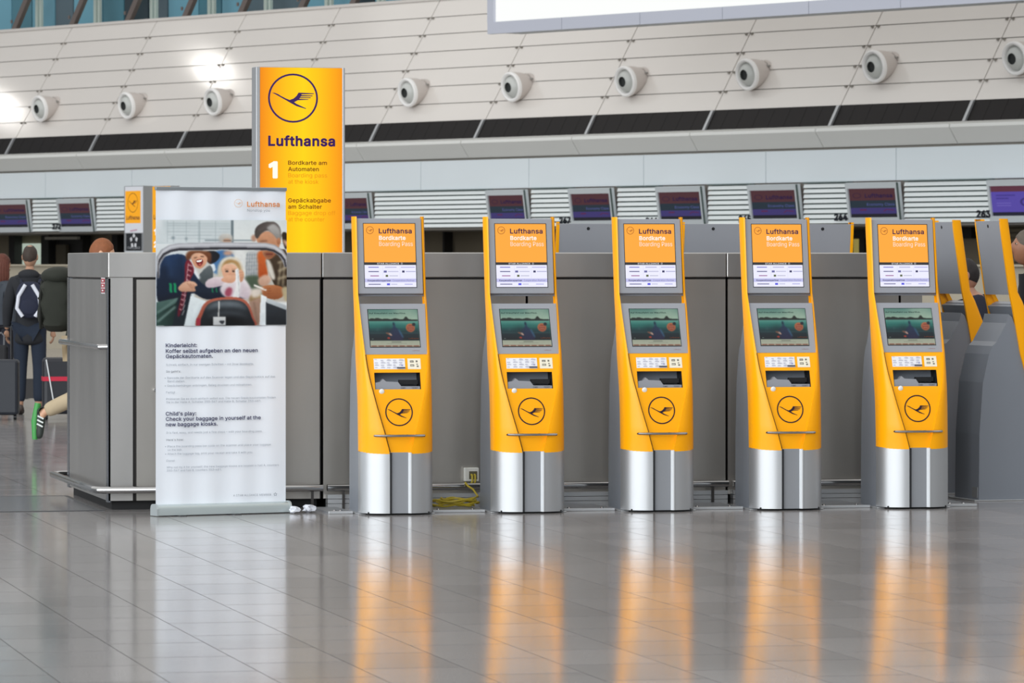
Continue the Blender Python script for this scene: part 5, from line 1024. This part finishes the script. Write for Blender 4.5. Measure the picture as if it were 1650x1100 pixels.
# arched trolley handle in the picture
def arch(off, w_, col, soft):
    pts = [(70, 640), (70, 560), (80, 512 + off * .6), (104, 474 + off * .8), (148, 448 + off), (200, 438 + off), (480, 430 + off), (770, 434 + off), (822, 446 + off), (866, 476 + off * .8), (892, 514 + off * .6), (900, 570)]
    A.line(pts, [8, 18 if w_ > 20 else 6] + [w_] * 9 + [10], col, soft)
arch(2, 46, '#8b8b91', 1); arch(-8, 22, '#cbccd1', 2); arch(18, 13, '#333237', 1)
A.build('family_photo', picture_mat('printed_picture'), sheet, P.f2, 0.0045)

# =================================================================== SMALL SIGN PILLARS FAR BEHIND
def far_sign(px, Z, kind, label):
    b = atZ(px, HY, Z); s_ = F / Z
    r = thing('sign_pillar', label, 'sign', (b.x, b.y, 0), RZW + radians(-2))
    H = CH + (HY - 299.5) / s_
    q = MB(); q.box((-.31, 0, 0), (.31, .16, H)); q.build('body', mat('pillar_grey', '#8c8f92', 0.4), r)
    q = MB(); q.box((-.32, -.01, 0), (-.30, .17, H)); q.build('edge_strip', ALU, r); q = MB(); q.box((.30, -.01, 0), (.32, .17, H)); q.build('edge_strip', ALU, r)
    P = Print(start=0.004); z = lambda y: CH + (HY - y) / s_
    if kind == 'white':
        P.rect(-.30, z(375), .30, H - .01, ink('#e6e8ee')); P.rect(-.29, z(359.5), .215, z(307.5), emit('#ffae10', .9)); P.rect(-.26, 0, .24, z(376), ink('#24272c')); P.rect(-.30, 0, .30, z(404), ink('#c8ccd0'))
        P.crane(-.04, z(326.5), .17, emit('#5a2a18', .8), .06); P.text('Lufthansa', -.25, z(353.5), emit('#3a1438', .8), width=.43, height=.07, bold=.02); P.stroke([(-.12, z(372)), (.1, z(370))], .02, ink('#d0a0b4'))
        for i in range(5):
            a = pi / 2 + i * 2 * pi / 5; P.poly([(-.0 + .14 * cos(a), z(388) + .14 * sin(a)), (.0 + .10 * cos(a + .5), z(388) + .10 * sin(a + .5)), (.05 * cos(a), z(388) + .05 * sin(a)), (.10 * cos(a - .5), z(388) + .10 * sin(a - .5))], ink('#d8dade'))
        P.text('STAR ALLIANCE', -.21, z(401), ink('#b8bcc2'), width=.42, height=.04)
    else:
        P.rect(-.30, 0.3, .30, H - .01, emit('#ffb010', .92)); P.crane(0, z(322), .18, emit('#5a2a18', .8), .06); P.text('Lufthansa', -.25, z(353), emit('#3a1438', .8), width=.5, height=.08, bold=.02)
        P.text('1', -.24, z(378), emit('#fffdf4', 1), width=.10, height=.11, bold=.04); P.text('2', -.24, z(398), emit('#fffdf4', 1), width=.12, height=.11, bold=.04)
    P.build('face_print', None, r, merge=False)
far_sign(216.5, 80, 'white', 'small white and orange sign pillar with a black star panel, behind the steel end cabinet')
far_sign(260.5, 80.5, 'orange', 'small orange sign pillar numbered 1 and 2, half hidden by the banner top')

# =================================================================== SMALL THINGS ON THE FLOOR
pp = atY(759, 764, Y1 - 0.02)
r = thing('socket_box', 'white socket box with yellow plugs on the steel counter beside the second kiosk', 'socket', (pp.x, Y1 - 0.002, pp.z))
q = MB(); q.box((-.048, -.05, -.045), (.048, 0, .045), bev=.006); q.build('casing', mat('socket_white', '#dcdcd6', 0.45), r)
q = MB(); q.box((-.02, -.054, -.03), (.034, -.05, .022)); q.build('socket_face', mat('socket_dark', '#5a5540', 0.5), r)
for x in (-.004, .016): q = MB(); q.tube([(x, -.05, -.0), (x, -.075, -.004), (x, -.08, -.04), (x - .012, -.07, -.075)], .007, None, 8); q.build('plug', mat('cable_yellow', '#b5a02a', 0.5), r)
pc = floor_at(733, 818)
cy_ = MB(); pts = []
rnd = random.Random(3)
for i in range(150):
    a = i * 0.21; rx = 0.125 + 0.03 * sin(i * .13) + rnd.uniform(-.004, .004); ry = 0.10 + 0.02 * cos(i * .17)
    pts.append((rx * cos(a), ry * sin(a), 0.022 + 0.014 * (i / 40) + 0.006 * sin(i * .9)))
cy_.tube(pts, .0065, None, 6)
lead = [pts[-1], (.16, .05, .08), (.15, .15, .12), (.13, .22, .14), (.12, .26, .16)]
cy_.tube(lead, .0065, None, 6)
pcl = Vector((pc.x - .03, YK + 0.62, 0.0))
tag(cy_.build('cable_coil', mat('cable_yellow', '#b5a02a', 0.5), None, pcl), 'coil of yellow cable lying on the floor plate between the first and second kiosk', 'cable')
def paper(px, py, s, label, sd):
    b = floor_at(px, py); rd = random.Random(sd)
    bm = bmesh.new(); bmesh.ops.create_icosphere(bm, subdivisions=2, radius=s)
    for v in bm.verts:
        k = rd.uniform(.6, 1.15); v.co *= k; v.co.z *= .62
    mn = min(v.co.z for v in bm.verts)
    for v in bm.verts: v.co.z -= mn
    q = MB(); q.bm(bm, None, False)
    tag(q.build('paper_scrap', mat('paper_white', '#d9dce4', 0.7), None, (b.x, b.y, 0)), label, 'paper', 'crumpled paper on the floor')
paper(474, 827, .040, 'crumpled white paper touching the right end of the banner base', 1)
paper(498, 826, .046, 'crumpled white paper on the floor below the rail bracket, right of the banner', 5)
# floor hatch left of the end cabinet
hp = floor_at(60, 812); r = thing('floor_hatch', 'dark framed hatch cover in the floor beside the steel end cabinet', 'floor hatch', (hp.x, hp.y, 0))
q = MB(); q.box((-.55, -.9, -.004), (.30, 1.0, .003)); q.build('cover', mat('hatch_dark', '#77787b', 0.16, noise=.1), r)
for a, b in (((-.58, -.93), (-.55, 1.03)), ((.30, -.93), (.33, 1.03)), ((-.55, -.93), (.30, -.90)), ((-.55, 1.0), (.30, 1.03))):
    q = MB(); q.box((*a, -.004), (*b, .004)); q.build('frame_bar', mat('hatch_frame', '#3c3d40', 0.35), r)

# =================================================================== PEOPLE
SKIN = mat('skin', '#c39a80', 0.5, noise=.05, nscale=12)
def skin_mesh(name, joints, edges_, root, m, parent=None, sub=2):
    names_ = list(joints); me = bpy.data.meshes.new(name)
    me.from_pydata([joints[n][0] for n in names_], [(names_.index(a), names_.index(b)) for a, b in edges_], [])
    o = bpy.data.objects.new(name, me); COL.objects.link(o)
    md = o.modifiers.new('skin', 'SKIN'); md.use_smooth_shade = True; md.branch_smoothing = 0.4
    for i, n in enumerate(names_):
        rr = joints[n][1]; d = me.skin_vertices[0].data[i]; d.radius = rr if isinstance(rr, tuple) else (rr, rr); d.use_root = (n == root)
    s2 = o.modifiers.new('sub', 'SUBSURF'); s2.levels = sub; s2.render_levels = sub
    dg = bpy.context.evaluated_depsgraph_get(); nm = bpy.data.meshes.new_from_object(o.evaluated_get(dg))
    bpy.data.objects.remove(o); bpy.data.meshes.remove(me)
    vs = [v.co.copy() for v in nm.vertices]; fs = [tuple(p.vertices) for p in nm.polygons]; bpy.data.meshes.remove(nm)
    return vs, fs
def V(*a): return Vector(a)
def make_person(label, loc, rz, pose, cols, scale=1.0, hair='short', bald=False):
    """figure faces local -y; pose holds joint places in metres"""
    r = thing('person', label, 'person', loc, rz); r.scale = (scale,) * 3
    J = dict(pelvis=V(0, 0, .95), waist=V(0, 0, 1.10), chest=V(0, .01, 1.30), upper=V(0, .01, 1.42), neck=V(0, .01, 1.50), head=V(0, -.005, 1.60),
             shL=V(.17, .01, 1.42), shR=V(-.17, .01, 1.42), elL=V(.23, .03, 1.14), elR=V(-.23, .03, 1.14), wrL=V(.24, -.03, .90), wrR=V(-.24, -.03, .90),
             hiL=V(.09, 0, .90), hiR=V(-.09, 0, .90), knL=V(.10, -.01, .50), knR=V(-.10, -.01, .50), anL=V(.10, .03, .09), anR=V(-.10, .03, .09), toL=V(.12, -.12, .03), toR=V(-.12, -.12, .03))
    for k, v in pose.items(): J[k] = V(*v)
    skc = mat('skin_' + cols.get('skin', '#c39a80').lstrip('#'), cols.get('skin', '#c39a80'), 0.5, noise=.05, nscale=12)
    body = MB()
    R = dict(pelvis=(.14, .11), waist=(.125, .09), chest=(.15, .10), upper=(.13, .085), neck=.052, head=.055, shL=.062, shR=.062, elL=.042, elR=.042, wrL=.028, wrR=.028, hiL=.085, hiR=.085, knL=.055, knR=.055, anL=.038, anR=.038, toL=.035, toR=.035)
    E_ = [('pelvis', 'waist'), ('waist', 'chest'), ('chest', 'upper'), ('upper', 'neck'), ('neck', 'head'), ('upper', 'shL'), ('shL', 'elL'), ('elL', 'wrL'), ('upper', 'shR'), ('shR', 'elR'), ('elR', 'wrR'), ('pelvis', 'hiL'), ('hiL', 'knL'), ('knL', 'anL'), ('anL', 'toL'), ('pelvis', 'hiR'), ('hiR', 'knR'), ('knR', 'anR'), ('anR', 'toR')]
    body.add(*skin_mesh('b', {k: (J[k], R[k]) for k in J}, E_, 'pelvis', None), skc, True)
    # head with face
    hd = J['head']; tilt = pose_tilt = cols.get('tilt', 0.0)
    HM = Matrix.Translation(hd + V(0, -.01, .075)) @ Matrix.Rotation(tilt, 4, 'X')
    vs = []; fs = []; nu, nv = 28, 22
    for i in range(nv + 1):
        a = pi * i / nv
        for j in range(nu):
            b = 2 * pi * j / nu; x, y, z = sin(a) * cos(b), sin(a) * sin(b), cos(a)
            wd_ = 0.078 * (1 - .20 * max(0, -z) ** 1.3); X = x * wd_; Yy = y * (.10 if y > 0 else .098 * (1 - .06 * max(0, -z))); Zz = z * .122
            if y < 0:
                f = max(0, 1 - (X / .022) ** 2); nzf = max(0, 1 - ((Zz + .018) / .03) ** 2); Yy -= .019 * f * nzf
                br_ = max(0, 1 - ((Zz - .022) / .012) ** 2) * max(0, 1 - (abs(X) - .03) ** 2 / .0006); Yy -= .004 * br_
                ey = max(0, 1 - ((Zz - .004) / .012) ** 2) * max(0, 1 - ((abs(X) - .032) / .016) ** 2); Yy += .008 * ey
                lp = max(0, 1 - ((Zz + .062) / .012) ** 2) * max(0, 1 - (X / .028) ** 2); Yy -= .006 * lp
                ch = max(0, 1 - ((Zz + .1) / .02) ** 2) * max(0, 1 - (X / .03) ** 2); Yy -= .008 * ch
            vs.append(HM @ V(X, Yy, Zz))
    for i in range(nv):
        for j in range(nu): fs.append((i * nu + j, (i + 1) * nu + j, (i + 1) * nu + (j + 1) % nu, i * nu + (j + 1) % nu))
    body.add(vs, fs, skc, True)
    for s in (-1, 1):
        body.ell(HM @ V(s * .079, .005, -.005), (.010, .020, .032), skc, 10, 8)
        body.ell(HM @ V(s * .032, -.084, .004), (.012, .006, .006), ink('#b8aca0'), 8, 6); body.ell(HM @ V(s * .032, -.091, .004), (.006, .004, .006), ink('#3a2f28'), 8, 6)
    body.ell(HM @ V(0, -.098, -.062), (.024, .006, .007), mat('lips', '#a8685c', .5), 10, 6)
    # hands
    for s, w_, e in ((1, 'wrL', 'elL'), (-1, 'wrR', 'elR')):
        d = (J[w_] - J[e]).normalized(); side = V(0, -1, 0); side = (side - d * side.dot(d)).normalized(); nrm = d.cross(side)
        o = J[w_]; hj = {'w': (o, .026), 'p': (o + d * .05, (.034, .018)), 'k': (o + d * .085, (.036, .016))}; he = [('w', 'p'), ('p', 'k')]
        body.add(*skin_mesh('h', hj, he, 'w', None, sub=1), skc, True)
        inw = nrm * (-s) * (1 if nrm.x > 0 else -1)
        for q_, (off, ln_) in enumerate(((.027, .068), (.009, .078), (-.009, .072), (-.026, .055))):
            b0 = o + d * .08 + side * off
            fj = {'a': (b0, .0095), 'b': (b0 + d * ln_ * .45 + inw * .008, .009), 'c': (b0 + d * ln_ * .75 + inw * .024, .0085), 'd': (b0 + d * ln_ * .92 + inw * .042, .007)}
            body.add(*skin_mesh('f', fj, [('a', 'b'), ('b', 'c'), ('c', 'd')], 'a', None, sub=1), skc, True)
        b0 = o + d * .03 + side * .028
        body.add(*skin_mesh('f', {'a': (b0, .012), 'b': (b0 + d * .035 + side * .022 + inw * .01, .011), 'c': (b0 + d * .062 + side * .022 + inw * .022, .009)}, [('a', 'b'), ('b', 'c')], 'a', None, sub=1), skc, True)
    body.build('body', skc, r, merge=False)
    # clothes
    jk = {k: (J[k], tuple(x + .03 for x in R[k]) if isinstance(R[k], tuple) else R[k] + .024) for k in ('waist', 'chest', 'upper', 'shL', 'shR', 'elL', 'elR')}
    jk['pelvis'] = (J['pelvis'] + V(0, 0, -.15 if cols.get('long') else -.02), (.19, .16)); jk['neck'] = (J['neck'] + V(0, .015, .0), .082)
    jk['hem'] = (jk['pelvis'][0] + V(0, 0, -.07), (.185, .155))
    for s in 'LR': jk['cu' + s] = (J['el' + s].lerp(J['wr' + s], .93), .046)
    q = MB(); q.add(*skin_mesh('j', jk, [('hem', 'pelvis'), ('pelvis', 'waist'), ('waist', 'chest'), ('chest', 'upper'), ('upper', 'neck'), ('upper', 'shL'), ('shL', 'elL'), ('elL', 'cuL'), ('upper', 'shR'), ('shR', 'elR'), ('elR', 'cuR')], 'chest', None), None, True)
    q.build('jacket', mat('cloth_' + cols['top'].lstrip('#'), cols['top'], .85, noise=.18, nscale=9, bump=.15), r, merge=False)
    if cols.get('long'):
        q = MB(); q.ell(J['neck'] + V(0, .06, -.015), (.115, .07, .06), None, 16, 10); q.build('hood', mat('cloth_' + cols['top'].lstrip('#'), cols['top'], .85), r)
    tk = {k: (J[k], (R[k] + .02) if not isinstance(R[k], tuple) else tuple(x + .012 for x in R[k])) for k in ('hiL', 'hiR', 'knL', 'knR')}
    tk['pelvis'] = (J['pelvis'], (.15, .12))
    for s in 'LR': tk['an' + s] = (J['kn' + s].lerp(J['an' + s], .93), .062)
    q = MB(); q.add(*skin_mesh('t', tk, [('pelvis', 'hiL'), ('hiL', 'knL'), ('knL', 'anL'), ('pelvis', 'hiR'), ('hiR', 'knR'), ('knR', 'anR')], 'pelvis', None), None, True)
    q.build('trousers', mat('cloth_' + cols['legs'].lstrip('#'), cols['legs'], .9, noise=.2, nscale=7, bump=.1), r, merge=False)
    for s in 'LR':
        d = (J['to' + s] - J['an' + s]); hl = J['an' + s] - d.normalized() * .05 + (V(0, 0, -.03) if abs(d.z) < .1 else V(0, .0, 0))
        sj = {'h': (hl, (.042, .045)), 'm': (J['an' + s].lerp(J['to' + s], .4), (.048, .05)), 't': (J['to' + s], (.048, .034)), 'e': (J['to' + s] + d.normalized() * .05, (.036, .024)), 'a': (J['an' + s] + (J['kn' + s] - J['an' + s]).normalized() * .02, .048)}
        q = MB(); q.add(*skin_mesh('s', sj, [('h', 'm'), ('m', 't'), ('t', 'e'), ('m', 'a')], 'm', None), None, True)
        sh_ = q.build('shoe', mat('shoe_' + cols['shoes'].lstrip('#'), cols['shoes'], .6, noise=.1), r, merge=False)
        if 'sole' in cols:
            down = (J['an' + s] - J['kn' + s]).normalized(); f_ = d.normalized(); down = (down - f_ * down.dot(f_)).normalized()
            pts = [hl + down * .035 - f_ * .03, J['an' + s].lerp(J['to' + s], .4) + down * .045, J['to' + s] + down * .03 + f_ * .055]
            q = MB(); q.tube(pts, [.026, .03, .022], None, 10); q.build('sole', mat('sole_' + cols['sole'].lstrip('#'), cols['sole'], .5), sh_)
            sd = f_.cross(down).normalized(); q = MB()
            for sgn in (-1, 1):
                for t_ in (.15, .35, .55): c_ = J['an' + s].lerp(J['to' + s], t_); q.tube([c_ + sd * sgn * .05 + down * .02, c_ + sd * sgn * .05 - down * .03 + f_ * .02], .007, None, 6)
            q.build('stripes', mat('shoe_stripe', '#dfe6e2', .5), sh_)
    # hair
    hc = mat('hair_' + cols['hair'].lstrip('#'), cols['hair'], .7, noise=.3, nscale=30, bump=.4)
    vs = []; fs = []; nu, nv = 28, 14
    for i in range(nv + 1):
        for j in range(nu):
            b = 2 * pi * j / nu; back = (sin(b) + 1) / 2
            amax = (0.37 + .28 * back ** .55) * pi if not cols.get('bald') else (0.2 + .44 * back ** .5) * pi
            a = amax * i / nv; k = 1.055 + .015 * sin(7 * b + i)
            if cols.get('bald') and i < 4: k = .99
            edge = 1 - .08 * (i / nv) ** 6
            vs.append(HM @ V(sin(a) * cos(b) * .079 * k * edge, sin(a) * sin(b) * .102 * k * edge, cos(a) * .122 * k))
    for i in range(nv):
        for j in range(nu): fs.append((i * nu + j, (i + 1) * nu + j, (i + 1) * nu + (j + 1) % nu, i * nu + (j + 1) % nu))
    q = MB(); q.add(vs, fs, None, True)
    if hair == 'long':
        for k in range(13):
            b = pi * (k / 12) ; x = .085 * cos(b); y = .1 * sin(b)
            q.tube([HM @ V(x, y * .6, .06), HM @ V(x * 1.1, y, -.03), HM @ V(x * 1.15, y * 1.05, -.14), HM @ V(x * 1.0, y * 1.0, -.24)], [.02, .026, .024, .010], None, 8)
    q.build('hair', hc, r, merge=False)
    return r, J, HM
def backpack(label, parent_loc, rz, w, h, d, z0_, col, col2, name='backpack', big=False):
    r = thing(name, label, 'backpack', (*parent_loc[:2], z0_), rz)
    m1 = mat('pack_' + col.lstrip('#'), col, .85, noise=.25, nscale=8, bump=.3); m2 = mat('pack_' + col2.lstrip('#'), col2, .8, noise=.1)
    q = MB(); bm = bmesh.new(); bmesh.ops.create_cube(bm, size=1); bmesh.ops.subdivide_edges(bm, edges=bm.edges[:], cuts=5, use_grid_fill=True)
    for v in bm.verts:
        p_ = Vector(v.co) * 2; l = (abs(p_.x) ** 4 + abs(p_.y) ** 4 + abs(p_.z) ** 4) ** .25
        p_ = p_ / max(l, .001) * .97; tap = 1 - .22 * max(0, p_.z) ** 2
        v.co = V(p_.x * w / 2 * tap, d / 2 + p_.y * d / 2 * tap, h / 2 + p_.z * h / 2) + V(.012 * sin(p_.z * 9), .02 * sin(p_.z * 8 + p_.x * 5), .012 * sin(p_.x * 7)) * (1 if big else 0)
    q.bm(bm, None, True); q.build('bag', m1, r)
    q = MB(); q.ell((0, d * .93, h * .32), (w * .33, d * .18, h * .22), None); q.build('front_pocket', m1, r)
    for s in (-1, 1):
        q = MB(); q.tube([(s * w * .3, 0, h * .93), (s * w * .33, -.05, h * 1.02), (s * w * .36, -.16, h * 1.0), (s * w * .38, -.2, h * .8)], .016, None, 8); q.build('shoulder_strap', m1, r)
        q = MB(); q.tube([(s * w * .22, d * .98, h * .06), (s * w * .42, d * .97, h * .28), (s * w * .36, d * .98, h * .6), (s * w * .12, d * .95, h * .9)], .02 if not big else .012, None, 8); q.build('side_panel' if not big else 'compression_strap', m2, r)
    if big:
        q = MB(); q.ell((0, d * .45, h * 1.0), (w * .47, d * .55, h * .17), None); q.build('top_lid', m1, r)
        q = MB(); q.tube([(-w * .4, d * 1.0, h * .6), (w * .4, d * 1.0, h * .6)], .012); q.build('strap', m2, r)
    return r

# man with the small backpack, seen from behind
pa = floor_at(48, 668); Za = (pa - CAMP).dot(FW); face_away = pi - TH
make_person('standing man seen from behind in dark jacket and jeans, at the left edge', pa, face_away + radians(-4), dict(wrL=(.25, -.02, .90)), dict(top='#1f2126', legs='#1e2838', shoes='#4a3f3a', hair='#3a2f28', skin='#b48a70', bald=1, long=1), 1.0)
bd = Vector((sin(face_away), -cos(face_away), 0))        # his facing direction
off = -bd
bp = pa + off * 0.15 + RT * 0.02
backpack('small navy and white backpack on the back of the man in jeans', (bp.x, bp.y), face_away, .30, .40, .14, 1.02, '#1d2236', '#d7dae4')
hb = pa - RT * 0.33 - FW * 0.02
r = thing('shoulder_bag', 'black bag hanging from the left hand of the man in jeans', 'bag', (hb.x, hb.y, 0.34), -TH)
q = MB(); q.box((-.10, -.05, 0), (.10, .05, .40), bev=.03); q.build('bag', mat('bag_black', '#17171b', .7, noise=.2), r)
q = MB(); q.tube([(-.05, 0, .38), (-.03, 0, .50), (.03, 0, .53), (.06, 0, .50), (.06, 0, .38)], .01); q.build('strap', mat('strap_grey', '#6d6e72', .7), r)
# woman at the very edge
pw = floor_at(2, 662)
make_person('woman with long auburn hair cut off by the left edge of the photo', pw, radians(120), dict(), dict(top='#3a4048', legs='#20222c', shoes='#1c1c1e', hair='#5d3022', skin='#c39070'), .95, hair='long')
r = thing('suitcase', 'upright grey blue suitcase beside the auburn-haired woman at the left edge', 'suitcase', floor_at(4, 676), -TH)
q = MB(); q.box((-.17, -.1, .05), (.17, .1, .62), bev=.03); q.build('shell', mat('case_slate', '#1d222b', .5, noise=.1), r)
q = MB(); q.tube([(-.08, .07, .6), (-.08, .07, .95), (.08, .07, .95), (.08, .07, .6)], .01); q.build('pull_handle', BLACK, r)
for x in (-.13, .13): q = MB(); q.lathe([(0, -.015), (.03, -.015), (.03, .015), (0, .015)], None, 14, Matrix.Translation((x, 0, .03)) @ Matrix.Rotation(pi / 2, 4, 'Y')); q.build('wheel', BLACK, r)
# walker with the large rucksack, head over the end cabinet
Zc = 38.0; pc = atZ(132, HY, Zc); pc.z = 0; face_r = pi / 2 - TH    # faces along the picture's right
hx = RT; sc_ = 1.02
make_person('red-haired walker with beige trousers and green running shoes behind the steel cabinet', pc, face_r, dict(chest=(0, -.05, 1.28), upper=(0, -.10, 1.42), neck=(0, -.13, 1.49), head=(0, -.155, 1.575), shL=(.17, -.10, 1.41), shR=(-.17, -.10, 1.41), elL=(.24, -.02, 1.14), elR=(-.24, -.16, 1.14), wrL=(.24, -.2, 1.0), wrR=(-.24, -.34, .98),
            knL=(.10, -.22, .54), anL=(.10, -.32, .10), toL=(.11, -.46, .04), knR=(-.10, .02, .50), anR=(-.10, .32, .36), toR=(-.11, .335, .20)), dict(top='#3a3f38', legs='#b5a488', shoes='#2c3430', sole='#3f9648', hair='#8a5230', skin='#d9a98a'), sc_)
bb_ = pc - RT * 0.07
backpack('large dark olive rucksack carried by the red-haired walker', (bb_.x, bb_.y), face_r, .34, .46, .27, 1.04, '#22251d', '#181a15', 'rucksack', True)
# dark suitcase with a red strap
pz_ = floor_at(92, 676); r = thing('suitcase', 'dark suitcase with a red strap beside the steel end cabinet', 'suitcase', pz_, -TH + radians(10))
q = MB(); q.box((-.15, -.12, .06), (.22, .12, .64), bev=.04); sh_ = q.build('shell', mat('case_dark', '#1f2128', .5, noise=.1), r)
q = MB(); q.box((-.153, -.124, .40), (.224, .124, .445)); q.build('strap', mat('strap_red', '#c01e3c', .6), r)
q = MB(); q.tube([(-.12, -.125, .62), (-.03, -.127, .1)], .007); q.build('piping', mat('piping_white', '#d5d8da', .5), sh_)
for x in (-.11, .18): q = MB(); q.lathe([(0, -.015), (.032, -.015), (.032, .015), (0, .015)], None, 14, Matrix.Translation((x, 0, .032)) @ Matrix.Rotation(pi / 2, 4, 'Y')); q.build('wheel', BLACK, r)
# people at the right end
Zd = 33.2; pd = atZ(1668, HY, Zd); pd.z = 0
make_person('grey-haired man in dark clothes looking down, cut off by the right edge', pd, -pi / 2 - TH + radians(8), dict(neck=(0, -.03, 1.48), head=(0, -.05, 1.56)), dict(top='#16171c', legs='#1d2026', shoes='#1a1a1a', hair='#5a5148', skin='#96684f', tilt=radians(-16)), 1.05)
Ze = 34.5; pe = atZ(1575, HY, Ze); pe.z = 0
r_, J_, H_ = make_person('dark-haired person in a dark jacket with pale cords, between the end kiosks', pe, -pi / 2 - TH, dict(neck=(0, -.05, 1.36), head=(0, -.08, 1.44), upper=(0, -.03, 1.33), chest=(0, 0, 1.2), shL=(.17, -.02, 1.33), shR=(-.17, -.02, 1.33)), dict(top='#1c1d2c', legs='#22242c', shoes='#1a1a1a', hair='#221c1c', skin='#a87c66'), 1.0)
q = MB(); q.tube([(.15, -.12, 1.30), (.14, -.16, 1.2), (.11, -.17, 1.08)], .01); q.tube([(.18, -.09, 1.30), (.185, -.12, 1.18), (.15, -.16, 1.10)], .01); q.build('cord', mat('cord_pale', '#c8b4b0', .7), r_)
